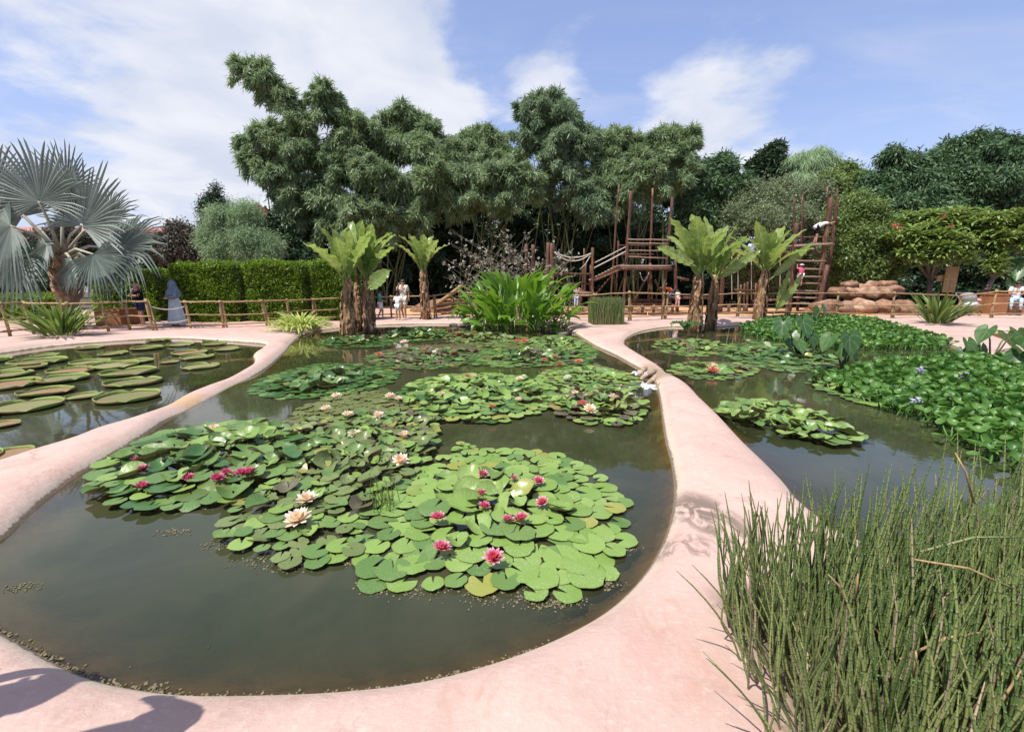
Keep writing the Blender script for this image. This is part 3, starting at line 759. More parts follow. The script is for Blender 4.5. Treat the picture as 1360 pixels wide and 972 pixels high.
lily('reddish brown water lily with large peach flowers near the spillway', [(733, 540), (750, 525), (790, 518), (830, 522), (858, 540), (850, 556), (830, 566), (795, 565), (760, 560), (738, 552)],
     'pad_light', .22, .50, .10, (790, 535), 1.2, [(764, 524, 'peach'), (773, 538, 'salmon', .11), (783, 545, 'peach', .11), (815, 529, 'peach', .10)], [('pad_brown', .50), ('pad_mid', .2)], fs=.09, upr=.6, fh=.1)
lily('light green water lily with one white flower beside the spillway foam', [(715, 500), (735, 492), (790, 487), (825, 494), (845, 505), (838, 518), (790, 521), (745, 514)],
     'pad_light', .24, .50, .06, None, None, [(754, 503, 'white', .10)], [('pad_mid', .3), ('pad_brown', .08)])
lily('wide water lily band with salmon flowers in front of the big leafy clump', [(605, 482), (618, 470), (655, 462), (710, 456), (760, 456), (792, 466), (785, 478), (775, 488), (740, 486), (700, 488), (650, 487)],
     'pad_mid', .25, .52, .06, None, None, [(723, 479, 'salmon'), (737, 475, 'salmon'), (768, 482, 'salmon', .12), (743, 485, 'salmon')], [('pad_dark', .3), ('pad_brown', .15)], fs=.10)
lily('dark bronze water lily with scattered red and peach blooms, left back of the middle pond', [(487, 478), (505, 468), (545, 461), (610, 458), (645, 466), (628, 478), (605, 488), (560, 491), (515, 489)],
     'pad_brown', .22, .50, .07, None, None, [(503, 472, 'salmon', .12), (562, 466, 'salmon'), (580, 466, 'peach'), (602, 469, 'salmon'), (537, 456, 'peach', .15), (527, 481, 'peach', .07)], [('pad_mid', .40), ('pad_dark', .2)], fs=.09)
lily('small dark water lily at the foot of the left banana clump', [(426, 456), (440, 450), (480, 446), (505, 452), (520, 458), (500, 462), (450, 462)], 'pad_dark', .28, .5, .10, None, None, [(482, 447, 'white', .08)], [('pad_mid', .3)], upr=.7)
lily('water lily with white flowers behind the bronze one', [(510, 450), (525, 441), (555, 435), (585, 438), (590, 446), (570, 453), (530, 455)], 'pad_dark', .30, .5, .12, None, None, [(523, 442, 'white', .12), (525, 447, 'white', .12), (548, 442, 'white', .1)], [('pad_light', .3)], upr=.7)
lily('olive water lily carpet along the back rim of the middle pond', [(590, 452), (600, 442), (640, 437), (680, 446), (705, 452), (670, 460), (620, 460)], 'pad_olive', .26, .55, .03, None, None, [(608, 443, 'salmon', .1), (630, 442, 'salmon', .1)], [('pad_mid', .3)])
lily('water lily with a pair of red flowers right of the big leafy clump', [(690, 458), (715, 448), (745, 446), (775, 455), (790, 468), (760, 466), (710, 464)], 'pad_mid', .26, .5, .05, None, None, [(687, 455, 'salmon', .16), (696, 455, 'salmon', .16)], [('pad_light', .3)])
lily('folded pale lily leaves in a long strip, right pond by the berm', [(948, 546), (985, 541), (1030, 541), (1075, 556), (1110, 570), (1142, 588), (1115, 595), (1065, 586), (1015, 573), (975, 561)], 'pad_light', .25, .42, .09, None, 1.6, [], [('pad_mid', .5)], upr=.8)
lily('sparse water lily with one red flower beside the spillway berm, right pond', [(890, 492), (910, 482), (960, 482), (1005, 489), (1000, 497), (960, 505), (915, 502)], 'pad_mid', .26, .55, .04, None, None, [(947, 494, 'salmon', .15)], [('pad_brown', .35), ('pad_light', .2)])
lily('water lily pads below the right banana pair', [(868, 460), (885, 451), (925, 450), (960, 458), (968, 468), (930, 474), (890, 470)], 'pad_mid', .27, .56, .04, None, None, [], [('pad_light', .3), ('pad_brown', .2)])
lily('broad water lily bed with white blooms in the back of the right pond', [(950, 467), (975, 457), (1020, 455), (1065, 464), (1095, 470), (1110, 480), (1090, 492), (1040, 494), (990, 484)], 'pad_mid', .27, .54, .05, None, None, [(1018, 458, 'white', .12), (994, 453, 'white', .08), (1040, 482, 'white', .06)], [('pad_dark', .4)])
lily('thin fringe of lily pads along the near hyacinth mat', [(1072, 513), (1085, 505), (1110, 500), (1125, 515), (1160, 530), (1180, 540), (1150, 538), (1110, 525)], 'pad_light', .24, .55, .03, None, None, [], [('pad_mid', .4)])
lily('small stray lily pads behind the pale green mound', [(600, 598), (612, 590), (628, 592), (630, 600), (615, 603)], 'pad_light', .13, .6, .0)
# loose debris floating by the pads
tmpl = MB().ball((0, 0, 0), .5, 5, 4, lump=.6, flat=(1, .7, .3)).mesh('debris_bit', 'debris')
cen = []
for (x, y, n_, s_) in [(370, 645, 0, 0), (233, 705, 30, .09), (33, 778, 22, .07), (290, 722, 30, .10), (205, 912, 20, .05), (340, 745, 34, .12), (375, 752, 30, .10), (268, 672, 24, .08), (745, 800, 40, .10), (700, 796, 40, .14), (640, 792, 30, .12), (560, 783, 40, .14), (500, 780, 30, .1), (475, 745, 34, .10), (800, 775, 34, .08), (828, 728, 34, .08),
                      (740, 603, 20, .12), (750, 610, 14, .1), (610, 700, 0, 0), (730, 798, 20, .1), (460, 735, 20, .1), (95, 890, 12, .05), (60, 876, 12, .05)]:
    p = gp(x, y, .006)
    for _ in range(int(n_ * 2.2)): cen.append((p.x + rnd.gauss(0, s_ * .8), p.y + rnd.gauss(0, s_ * .3), .003))
for q in POND_C:
    if q[1] < 2.4 and q[0] < .2:
        for _ in range(16): cen.append((q[0] + rnd.gauss(0, .03), q[1] + rnd.gauss(0, .012), .006))
for _ in range(60):
    x, y = rnd.uniform(-2, 1.5), rnd.uniform(1.8, 9)
    if in_poly([tuple(q) for q in POND_C], x, y): cen.append((x, y, .004))
cen = np.array(cen)
o_ = joined('floating_debris', tmpl, cen, np.c_[rng.uniform(-.3, .3, len(cen)), rng.uniform(-.3, .3, len(cen)), rng.uniform(0, 6.28, len(cen))], rng.uniform(.007, .022, len(cen)), 'debris', None)
tag(o_, kind='stuff')
# a tuft of upright rush blades in the olive bed
rt = thing('rush_tuft', 'thin upright green rush blades growing between the peach and pink lilies', 'rush', gp(512, 680, 0))
for i in range(34):
    b0 = gp(512 + rnd.gauss(0, 8), 676 + rnd.gauss(0, 7), 0); hh = rnd.uniform(.10, .27); dx_, dy_ = rnd.gauss(0, .04), rnd.gauss(0, .04)
    MB().tube([b0, b0 + Vector((dx_ * .4, dy_ * .4, hh * .6)), b0 + Vector((dx_, dy_, hh))], [.004, .0035, .001], 3, cap=False).build('blade', 'strap_leaf', rt)

# ------------------------------------------------------------------ giant pads in the left pond
def giant_pad(seed):
    r = random.Random(seed); b = MB(); N = 30; rows = [(0, 0), (.5, 0), (.93, .005), (.985, .012), (1.0, .13), (.985, .145), (.965, .13), (.955, .02)]
    ph = r.uniform(0, 6); vs = []
    for q, z in rows[1:]:
        for k in range(N):
            th = 2 * math.pi * k / N; e = 1 + .02 * math.sin(3 * th + ph)
            nt_ = math.exp(-(min(th, 2 * math.pi - th) / .16) ** 2)                      # the two clefts in the upturned rim
            nt2 = math.exp(-((th - math.pi) / .12) ** 2)
            zz = z * (1 - .75 * max(nt_, nt2)) * (1 + .18 * math.sin(4 * th + ph)); qq = q * (1 - .10 * nt_ - .05 * nt2)
            vs.append((qq * e * math.cos(th), qq * e * math.sin(th), zz))
    fs = [tuple(range(N))]
    top = vs[:2 * N]
    for j in range(len(rows) - 2):
        if j == 1: pass
        fs += [(j * N + k, (j + 1) * N + k, (j + 1) * N + (k + 1) % N, j * N + (k + 1) % N) for k in range(N)]
    b.add(vs, fs); return b
def gmat(name):
    m, t, o = newmat(name); g = t.new('ShaderNodeNewGeometry'); oi = t.new('ShaderNodeObjectInfo'); tcn = t.new('ShaderNodeTexCoord')
    x, y, z = t.sep(tcn.outputs['Object']); a = t.m('ARCTAN2', y, x); rad = t.vm('LENGTH', t.comb(x, y, 0.0)); r = oi.outputs['Random']
    col = t.mix(r, (.13, .135, .045), (.225, .22, .095))
    col = t.mix(t.m('MULTIPLY', t.sstep(t.m('ABSOLUTE', t.m('SINE', t.m('MULTIPLY', a, 11))), 0, .18, 1, 0), .35), col, (.33, .33, .14))
    n = t.noise(g.outputs['Position'], 5, 5, .65)
    col = t.mix(t.m('MULTIPLY', t.sstep(n, .45, .7), .7), col, (.20, .13, .07))
    old = t.sstep(t.m('FRACT', t.m('MULTIPLY', r, 9.7)), .80, .82)
    col = t.mix(t.m('MULTIPLY', old, .7), col, (.25, .13, .07))
    inrim = t.m('MULTIPLY', t.sstep(z, .02, .05), 1.0)
    col = t.mix(inrim, col, (.20, .27, .06))
    outside = t.m('MULTIPLY', t.sstep(rad, .975, .99), 1.0)
    col = t.mix(t.m('MULTIPLY', outside, .75), col, (.24, .16, .07))
    p = princ(t, col, .5, .35, bump(t, t.noise(g.outputs['Position'], 18, 3, .5), .4, .02)); t.l.new(p.outputs[0], o.inputs[0])
gmat('pad_giant')
GP = [giant_pad(s).mesh('giant_pad', 'pad_giant') for s in range(4)]
def giants(label, L):
    c = sum((gp(x, y, 0) for x, y, _ in L), Vector()) / len(L)
    root = thing('giant_water_lily', label, 'giant water lily', c)
    for x, y, wpx in L:
        p = gp(x, y, .02); r = wpx * p.y / ray(x, y).y / 2 * .84
        inst('floating_pad', rnd.choice(GP), root, (p.x, p.y, .012 + rnd.uniform(0, .012)), (rnd.gauss(0, .015), rnd.gauss(0, .015), rnd.uniform(0, 6.28)), (r, r, r * .9 if r < .6 else r * .75))
giants('giant round water lily pads with upturned rims nearest the left berm', [(170, 528, 84), (178, 508, 74), (172, 495, 72), (152, 486, 0.01 + 64), (36, 540, 86), (62, 521, 68), (112, 526, 46), (2, 564, 44), (6, 605, 70), (-60, 560, 90), (-50, 610, 90)])
giants('giant water lily pads with upturned rims overlapping along the left edge of the photo', [(10, 512, 78), (80, 504, 70), (96, 493, 60), (30, 489, 60), (50, 481, 70), (-20, 480, 60), (-50, 500, 80), (10, 498, 60), (120, 482, 52)])
giants('smaller giant water lily pads scattered at the back of the left pond', [(266, 487, 52), (262, 475, 46), (252, 469, 48), (302, 464, 36), (195, 463, 44), (210, 452, 34), (240, 458, 36), (285, 457, 34), (280, 452, 24), (182, 480, 44), (150, 470, 38), (60, 472, 34), (0, 476, 30), (120, 462, 34), (225, 481, 26)])
# ================================================================== fence of rough poles
def fence_section(label, posts, skip=(), rails=(.93, .50, .16), group=None, ext_left=None, ext_right=None):
    mid = posts[len(posts) // 2]; root = thing('pole_fence', label, 'fence', gp(mid[2], mid[3], GZ))
    B = []
    for tx, ty, bx, by, *dbl in posts:
        b = gp(bx, by, GZ - .03); tp = dp(tx, ty, b.y); tp.z += .03
        B.append((b, tp)); b = b + Vector((0, 0, -.05))
        r = .042
        MB().log(b, tp, r, 8).build('post', 'pale_log', root)
        if dbl: MB().log(b + Vector((.11, .02, 0)), tp + Vector((.04, .05, -.04)), r * .85, 8).build('post', 'pale_log', root)
    for i in range(len(B) - 1):
        if i in skip: continue
        for f in rails:
            a = B[i][0].lerp(B[i][1], f); c = B[i + 1][0].lerp(B[i + 1][1], f); d = (c - a).normalized() * .10; off = Vector((0, -.045, rnd.uniform(-.02, .02)))
            MB().log(a - d + off, c + d + off + Vector((0, 0, rnd.uniform(-.015, .015))), .030 if f > .8 else .025, 7).build('rail', 'pale_log', root)
    return root, B
fl, BL = fence_section('rough pole fence with three rails in front of the big fan palm, far left', [(-70, 400, -50, 452), (0, 402, 14, 447), (31, 401, 46, 444), (88, 402, 102, 443), (134, 401, 145, 441), (166, 399, 173, 439), (193, 398, 204, 440, 1)])
f2, B2 = fence_section('rough pole fence in front of the clipped green hedge', [(245, 400, 254, 437), (292, 400, 297, 436, 1), (347, 399, 355, 434, 1), (381, 398, 385, 431), (415, 397, 418, 428, 1), (460, 395, 463, 426), (519, 393, 520, 422), (576, 392, 577, 423, 1), (610, 386, 611, 421), (650, 391, 651, 423, 1), (700, 390, 701, 424), (745, 391, 745, 425, 1), (789, 390, 789, 427, 1), (836, 387, 835, 427, 1), (882, 389, 879, 425, 1)])
f3, B3 = fence_section('rough pole fence of paired poles in front of the play structure and the rocks, right', [(887, 389, 884, 425), (930, 391, 928, 423), (983, 388, 978, 421, 1), (1047, 388, 1043, 420, 1), (1114, 388, 1110, 421, 1), (1188, 388, 1184, 423, 1), (1277, 392, 1270, 421, 1), (1324, 385, 1315, 423, 1), (1400, 383, 1388, 424, 1), (1480, 382, 1466, 427, 1)])
gate = thing('rope_barrier', 'two sagging pale ropes closing the gap between the fence sections by the woman in blue', 'rope barrier', BL[-1][0])
for f, sag in ((.80, .13), (.34, .10)):
    a, c = BL[-1][0].lerp(BL[-1][1], f), B2[0][0].lerp(B2[0][1], f)
    MB().tube([a.lerp(c, i / 8) - Vector((0, 0, sag * 4 * (i / 8) * (1 - i / 8))) for i in range(9)], .022, 6).build('rope', 'rope', gate)
# low timber edging behind the middle fence
ed = thing('timber_edging', 'low reddish timber edge of the sandy play area behind the fence', 'timber edging', gp(760, 417, GZ))
for (x0, y0, x1, y1) in [(585, 417, 660, 417), (660, 417, 760, 418), (760, 418, 860, 418), (860, 418, 960, 417), (960, 417, 1070, 416), (1070, 416, 1180, 418), (1180, 418, 1262, 419)]:
    MB().log(gp(x0 + 1, y0, GZ) + Vector((0, 0, .05)), gp(x1 - 1, y1, GZ) + Vector((0, 0, .05)), .07, 7).build('log', 'red_log', ed)

# ================================================================== hedge blocks
def hedge(label, x0, x1, ytop, Y, n, depth=1.1):
    a = dp(x0, ytop, Y); b = dp(x1, ytop, Y); top = (a.z + b.z) / 2; base = GZ - .02
    root = thing('clipped_hedge', label, 'hedge', ((a.x + b.x) / 2, Y + depth / 2, base), 'clipped hedge blocks')
    W, H = b.x - a.x, top - base; c = Vector(((a.x + b.x) / 2, Y + depth / 2, base + H / 2))
    MB().box(c, (W - .22, depth - .22, H - .15), bev=.15).build('inner_twigs', 'brown_leaf', root)
    N = n; s = rng.uniform(0, 1, N); P_ = np.empty((N, 3)); O = np.zeros((N, 3))
    u, v = rng.uniform(-.5, .5, N), rng.uniform(-.5, .5, N); dcl = rng.normal(0, .035, N)
    lump = .05 * np.sin(u * W * 3.1 + c.x) + .04 * np.sin(v * H * 5 + u * 7)
    fr = s < .62; tp = (s >= .62) & (s < .84); sl = (s >= .84) & (s < .92); sr = s >= .92
    for k, (msk, f) in enumerate(((fr, 0), (tp, 1), (sl, 2), (sr, 3))):
        n_ = msk.sum(); uu, vv, dd = u[msk], v[msk], dcl[msk] + lump[msk]
        if f == 0: P_[msk] = np.c_[uu * W, np.full(n_, -depth / 2) - dd, vv * H]; O[msk] = (0, -1, 0)
        if f == 1: P_[msk] = np.c_[uu * W, vv * depth, np.full(n_, H / 2) + dd]; O[msk] = (0, 0, 1)
        if f == 2: P_[msk] = np.c_[np.full(n_, -W / 2) - dd * .5, vv * depth, uu * H]; O[msk] = (-1, 0, 0)
        if f == 3: P_[msk] = np.c_[np.full(n_, W / 2) + dd * .5, vv * depth, uu * H]; O[msk] = (1, 0, 0)
    V_, F_ = leaf_cloud(P_ + np.array(c), O, 3, .085, .055, 0.0, .55, .03, .4); V_ -= np.array(wl(root))
    me = np_mesh('foliage', V_, F_); me.materials.append(MATS['hedge_leaf']); link(bpy.data.objects.new('foliage', me), root)
hedge('low clipped hedge block in the shade of the fan palm', 118, 206, 361, 18.6, 6500)
hedge('clipped hedge block with a notch, right of the woman in blue', 226, 309, 352, 18.3, 7500)
hedge('clipped hedge block between the two dark slits', 324, 398, 350, 18.5, 7000)
hedge('clipped hedge block behind the left banana clump', 413, 480, 348, 18.8, 6000)
hedge('low dark hedge end at the far left edge of the photo', -60, 60, 395, 18.9, 5000)

# ================================================================== bamboo and trees
def limb(root, pts, r0, r1, mat, name='trunk', n=8):
    k = len(pts); return MB().tube(pts, [r0 + (r1 - r0) * i / (k - 1) for i in range(k)], n).build(name, mat, root)
def bamboo(label, base_px, Y, puffs, n, mat='bamboo_leaf', L=.34, W=.055, nc=14, k=9):
    b = gp(base_px, 421, GZ); b = Vector((dp(base_px, 400, Y).x, Y, GZ - .05))
    root = thing('bamboo_clump', label, 'bamboo', b)
    extra = [((q[0][0] + rnd.uniform(-.8, .8) * q[1], q[0][1] + rnd.uniform(-.5, .3) * q[1], q[0][2] + rnd.uniform(.1, .85) * q[1]), q[1] * rnd.uniform(.25, .5), .9) for q in puffs for _ in range(2)]
    spray_crown('crown', puffs, n, k, L, W, mat, root)
    order = sorted(puffs, key=lambda p: -p[1])[:nc]
    for i in range(nc):
        p = Vector(order[i % len(order)][0]); s = b + Vector((rnd.gauss(0, .9), rnd.gauss(0, .6), 0))
        top = p + Vector((rnd.gauss(0, .2), rnd.gauss(0, .2), order[i % len(order)][1] * .3)); mid = s.lerp(top, .55); mid.x = s.x + (top.x - s.x) * .35; mid.y = s.y + (top.y - s.y) * .35
        pts = [s * (1 - t_) ** 2 + mid * 2 * t_ * (1 - t_) + top * t_ ** 2 for t_ in [j / 7 for j in range(8)]]
        limb(root, pts, .055, .015, 'culm', 'culm', 6)
    return root
bamboo('tall bamboo clump on the left with one plume leaning out to the upper left', 420, 27.5,
       [pf(322, 92, 17, 27), pf(337, 99, 20, 27), pf(352, 108, 21, 27), pf(366, 122, 21, 27.2), pf(380, 136, 20, 27.2), pf(394, 150, 20, 27.4), pf(352, 86, 9, 27),
        pf(335, 188, 20, 26.5), pf(352, 180, 26, 26.5), pf(345, 212, 26, 26.3), pf(378, 196, 30, 26.5), pf(362, 232, 22, 26), pf(400, 180, 26, 27), pf(385, 236, 26, 26.5), pf(412, 215, 32, 27),
        pf(436, 128, 22, 27.4), pf(432, 150, 26, 27.6), pf(455, 150, 27, 27.6), pf(468, 172, 26, 27.6), pf(450, 185, 30, 28), pf(398, 262, 28, 26.5), pf(405, 292, 28, 27), pf(402, 322, 28, 27.5), pf(425, 250, 32, 27), pf(385, 275, 18, 26)], 17000)
bamboo('wide bamboo clump with feathery sprays hanging over the left banana plants', 520, 28,
       [pf(532, 150, 20, 29), pf(520, 168, 22, 29), pf(545, 165, 22, 29), pf(568, 178, 22, 28.8), pf(590, 188, 18, 28.8), pf(500, 188, 30, 28.4), pf(478, 205, 30, 28), pf(530, 200, 34, 28.2), pf(562, 205, 34, 28),
        pf(455, 232, 32, 27), pf(490, 240, 36, 26.6), pf(530, 245, 38, 26.4), pf(450, 270, 28, 26.5), pf(480, 285, 32, 26.2), pf(520, 290, 30, 26.4), pf(580, 245, 36, 26.2), pf(440, 300, 24, 26.6), pf(600, 215, 30, 27.4), pf(560, 285, 26, 27)], 17000, mat='bamboo_leaf', L=.37)
bamboo('low rounded bamboo clump with yellow green tops in the middle of the grove', 650, 28,
       [pf(640, 180, 18, 29), pf(622, 188, 16, 29), pf(655, 195, 22, 29), pf(630, 210, 28, 28.4), pf(670, 215, 26, 28.2), pf(620, 240, 30, 26.6), pf(650, 240, 32, 26.2), pf(685, 235, 30, 26), pf(705, 238, 20, 25.8),
        pf(640, 262, 26, 26), pf(680, 262, 24, 25.8), pf(610, 268, 24, 27), pf(705, 258, 16, 25.8)], 11000, L=.33)
bamboo('tall dense bamboo clump in the centre, dark in its middle', 745, 28.5,
       [pf(712, 140, 20, 28.6), pf(740, 140, 20, 28.8), pf(695, 155, 20, 28.4), pf(722, 160, 28, 28.2), pf(750, 165, 28, 28.4), pf(765, 182, 26, 28.4), pf(700, 190, 26, 28), pf(735, 195, 34, 27.6), pf(770, 205, 30, 28), pf(740, 225, 32, 27.4),
        pf(765, 240, 24, 27.4), pf(785, 270, 22, 26.4), pf(770, 255, 20, 26.6), pf(790, 285, 16, 26.2), pf(720, 130, 8, 28.4), pf(735, 124, 7, 28.4)], 13000, mat='bamboo_leaf_bluish')
bamboo('bamboo clump bending over the tall poles of the play tower', 850, 28,
       [pf(795, 195, 24, 28.6), pf(820, 188, 22, 28.6), pf(845, 200, 26, 28.4), pf(872, 185, 20, 28), pf(892, 182, 20, 27.8), pf(912, 185, 15, 27.6), pf(920, 175, 8, 27.6), pf(905, 205, 22, 27.6), pf(880, 212, 28, 27.6), pf(850, 225, 30, 27), pf(815, 222, 28, 28), pf(800, 250, 22, 27.4),
        pf(838, 250, 20, 26.8), pf(868, 245, 22, 26.6), pf(895, 238, 22, 26.8), pf(918, 228, 12, 27), pf(820, 270, 16, 27)], 14000, L=.36)
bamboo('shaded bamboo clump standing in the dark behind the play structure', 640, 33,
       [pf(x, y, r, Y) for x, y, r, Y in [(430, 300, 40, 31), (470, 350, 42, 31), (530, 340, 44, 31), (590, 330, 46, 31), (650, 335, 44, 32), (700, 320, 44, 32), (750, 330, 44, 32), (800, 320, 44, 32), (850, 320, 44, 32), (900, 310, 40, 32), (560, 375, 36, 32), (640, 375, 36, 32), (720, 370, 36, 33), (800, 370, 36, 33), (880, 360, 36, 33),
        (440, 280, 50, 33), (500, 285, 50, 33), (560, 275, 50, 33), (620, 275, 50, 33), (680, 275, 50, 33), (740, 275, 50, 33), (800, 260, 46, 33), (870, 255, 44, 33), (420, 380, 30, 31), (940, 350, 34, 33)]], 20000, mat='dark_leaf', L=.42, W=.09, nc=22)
MBt = MB()
for (x0, y0, x1, y1, Y, lab) in [(790, 215, 812, 185, 27, None), (800, 200, 803, 158, 28, None)]: pass

def tree(label, name, base_px, Y, puffs, n, mat, trunk='bark', r=.16, cat='tree', L=.22, W=.10, k=6, droop=.3, spread=.8, branches=5, sub=11, subr=.38, **kw):
    b = Vector((dp(base_px, 400, Y).x, Y, GZ - .1)); root = thing(name, label, cat, b)
    crown('crown', puffs, n, k, L, W, mat, root, droop=droop, spread=spread, sub=sub, subr=subr, **kw)
    zl = min(p[0][2] - p[1] for p in puffs); order = sorted(puffs, key=lambda p: -p[1])
    fork = Vector((b.x, b.y, max(1.0, min(zl + .6, 4.5))))
    mb = MB(); mb.tube([b, b.lerp(fork, .5) + Vector((rnd.gauss(0, .08), 0, 0)), fork], [r * 1.25, r, r * .9], 9)
    for i in range(min(branches, len(order))):
        p = Vector(order[i][0]); md = fork.lerp(p, .5) + Vector((0, 0, .25)); mb.tube([fork - Vector((0, 0, .1)), md, p], [r * .65, r * .4, r * .15], 6)
    mb.build('trunk', trunk, root); return root
# left of the grove
tree('feathery pale green casuarina tree behind the hedge on the left', 'casuarina_tree', 322, 24, [pf(305, 292, 24, 24), pf(290, 308, 22, 24), pf(330, 285, 18, 24), pf(318, 315, 26, 23.8), pf(300, 335, 20, 23.6), pf(345, 318, 24, 23.6), pf(338, 340, 20, 23.4), pf(275, 320, 14, 24), pf(360, 330, 16, 23.6), pf(355, 350, 14, 23)], 7000, 'casuarina_leaf', L=.22, W=.022, k=9, droop=.5, spread=.5, r=.10, sub=8, subr=.42)
tree('small dark conifer poking above the pale casuarina', 'conifer_tree', 286, 28, [pf(286, 252, 5, 28, 1.3), pf(285, 262, 8, 28), pf(278, 270, 9, 28), pf(293, 273, 9, 28), pf(285, 285, 14, 28), pf(272, 278, 8, 28), pf(300, 285, 10, 28), pf(285, 305, 18, 28)], 2200, 'dark_leaf', L=.16, W=.05, k=8, spread=.6, r=.1, branches=2)
tree('brownish open shrub tree between the palm and the casuarina', 'shrub_tree', 245, 25, [pf(238, 305, 16, 25), pf(225, 318, 14, 25), pf(250, 320, 16, 25), pf(240, 335, 18, 25), pf(262, 335, 14, 25), pf(228, 340, 14, 25), pf(205, 335, 14, 25), pf(190, 325, 12, 25)], 2400, 'brown_leaf', L=.16, W=.08, r=.07)
tul = tree('dark tree carrying a few red blossoms left of the bamboo', 'flowering_tree', 372, 26, [pf(348, 290, 12, 26), pf(362, 300, 15, 26), pf(378, 312, 18, 26), pf(365, 320, 18, 26), pf(390, 330, 18, 25.5), pf(375, 342, 18, 25.2), pf(405, 345, 16, 25), pf(350, 305, 10, 26)], 3600, 'dark_leaf', L=.24, W=.11, r=.1)
for x, y in [(341, 274), (346, 276), (348, 284), (350, 288), (343, 286), (385, 325), (352, 282)]:
    c = np.array([tuple(dp(x, y, 25.4))] * 6); V_, F_ = leaf_cloud(c, rng.normal(size=(6, 3)) * .5, 5, .16, .09, 0, .8, .05); V_ -= np.array(wl(tul))
    me = np_mesh('blossom', V_, F_); me.materials.append(MATS['red_petal']); link(bpy.data.objects.new('blossom', me), tul)
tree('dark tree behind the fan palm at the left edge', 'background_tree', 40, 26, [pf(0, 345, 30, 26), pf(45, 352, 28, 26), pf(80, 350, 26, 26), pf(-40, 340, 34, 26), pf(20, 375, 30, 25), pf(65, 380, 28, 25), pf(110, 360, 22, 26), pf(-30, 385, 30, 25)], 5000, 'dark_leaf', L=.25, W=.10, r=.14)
tree('brown leafless looking tree behind the upper palm fans', 'background_tree', 70, 30, [pf(62, 318, 16, 30), pf(88, 312, 16, 30), pf(40, 325, 14, 30), pf(110, 322, 14, 30), pf(75, 335, 20, 30)], 1800, 'brown_leaf', L=.25, W=.09, r=.12)
# right of the grove
tree('dark broadleaf tree with fern like drooping sprays right of the bamboo', 'feather_leaf_tree', 945, 29, [pf(925, 240, 24, 29), pf(950, 228, 22, 29), pf(965, 218, 12, 29), pf(940, 260, 28, 28.5), pf(965, 250, 26, 29), pf(925, 275, 24, 28), pf(950, 290, 26, 28), pf(915, 300, 20, 28), pf(935, 322, 24, 28)], 6500, 'dark_glossy_leaf', L=.36, W=.09, k=9, droop=.55, spread=.55)
tree('tall dark tree with a crooked top above the olive trees', 'background_tree', 1030, 38, [pf(1012, 232, 14, 38), pf(1020, 212, 13, 38), pf(1030, 202, 12, 38), pf(1002, 222, 10, 38), pf(1025, 225, 16, 38), pf(1040, 222, 14, 38), pf(1010, 245, 14, 38), pf(1050, 235, 16, 37), pf(1030, 198, 8, 38)], 3600, 'dark_leaf', L=.35, W=.12)
tree('pale weeping tree with drooping strands on the skyline', 'weeping_tree', 1078, 37, [pf(1070, 210, 14, 37), pf(1088, 208, 13, 37), pf(1060, 222, 16, 37), pf(1080, 225, 20, 36.5), pf(1100, 220, 14, 37), pf(1065, 240, 18, 36), pf(1050, 215, 10, 37)], 3600, 'casuarina_leaf', L=.75, W=.035, k=9, droop=1.5, spread=.35)
tree('mid green tree on the skyline between the weeping tree and the dark grove', 'background_tree', 1130, 36, [pf(1120, 232, 18, 36), pf(1140, 238, 18, 36), pf(1125, 255, 24, 35), pf(1100, 250, 24, 35), pf(1150, 250, 16, 36)], 3400, 'midgreen_leaf', L=.28, W=.10)
tree('wide olive grey tree with fine leaves behind the play structure', 'olive_grey_tree', 1000, 28, [pf(985, 265, 26, 28), pf(1015, 258, 28, 28), pf(1045, 258, 28, 28), pf(1075, 265, 26, 28), pf(970, 295, 30, 27), pf(1005, 295, 34, 26.6), pf(1045, 295, 34, 26.6), pf(1085, 300, 28, 27), pf(965, 330, 28, 27), pf(1000, 335, 30, 27), pf(1040, 335, 32, 27), pf(1075, 338, 28, 27), pf(990, 370, 28, 28), pf(1030, 372, 28, 28), pf(1070, 372, 28, 28)], 13000, 'olive_leaf', L=.17, W=.05, k=7, droop=.2, spread=.9, r=.14)
tree('bushy bright green tree right of the ladder tower', 'bushy_tree', 1140, 26.5, [pf(1125, 270, 20, 26.5), pf(1150, 285, 24, 26), pf(1118, 300, 26, 26), pf(1145, 315, 28, 25.6), pf(1120, 335, 26, 25.6), pf(1165, 335, 24, 25.6), pf(1140, 355, 28, 25.6), pf(1175, 300, 20, 26), pf(1185, 355, 22, 26), pf(1110, 365, 22, 26.5), pf(1135, 268, 16, 26.6)], 8500, 'midgreen_leaf', L=.18, W=.075, k=6, droop=.15)
tree('large dark grove tree on the right skyline, left half', 'mango_tree', 1200, 33, [pf(1185, 208, 14, 33), pf(1195, 222, 20, 33), pf(1170, 240, 20, 33), pf(1200, 245, 26, 32.5), pf(1225, 215, 22, 33), pf(1235, 240, 28, 32), pf(1180, 270, 28, 32), pf(1215, 275, 30, 31), pf(1245, 270, 30, 31), pf(1160, 258, 18, 33)], 8000, 'dark_glossy_leaf', L=.34, W=.10, k=9, droop=.8, spread=.55, r=.25)
tree('large dark grove tree on the right skyline with a rounded top', 'mango_tree', 1290, 33, [pf(1262, 200, 16, 33), pf(1290, 190, 16, 33), pf(1312, 190, 14, 33), pf(1270, 220, 26, 32.5), pf(1300, 215, 28, 32), pf(1265, 250, 28, 31.5), pf(1300, 250, 32, 31), pf(1285, 275, 28, 31), pf(1325, 265, 28, 31), pf(1322, 210, 18, 32.5)], 8000, 'dark_glossy_leaf', L=.34, W=.10, k=9, droop=.8, spread=.55, r=.25)
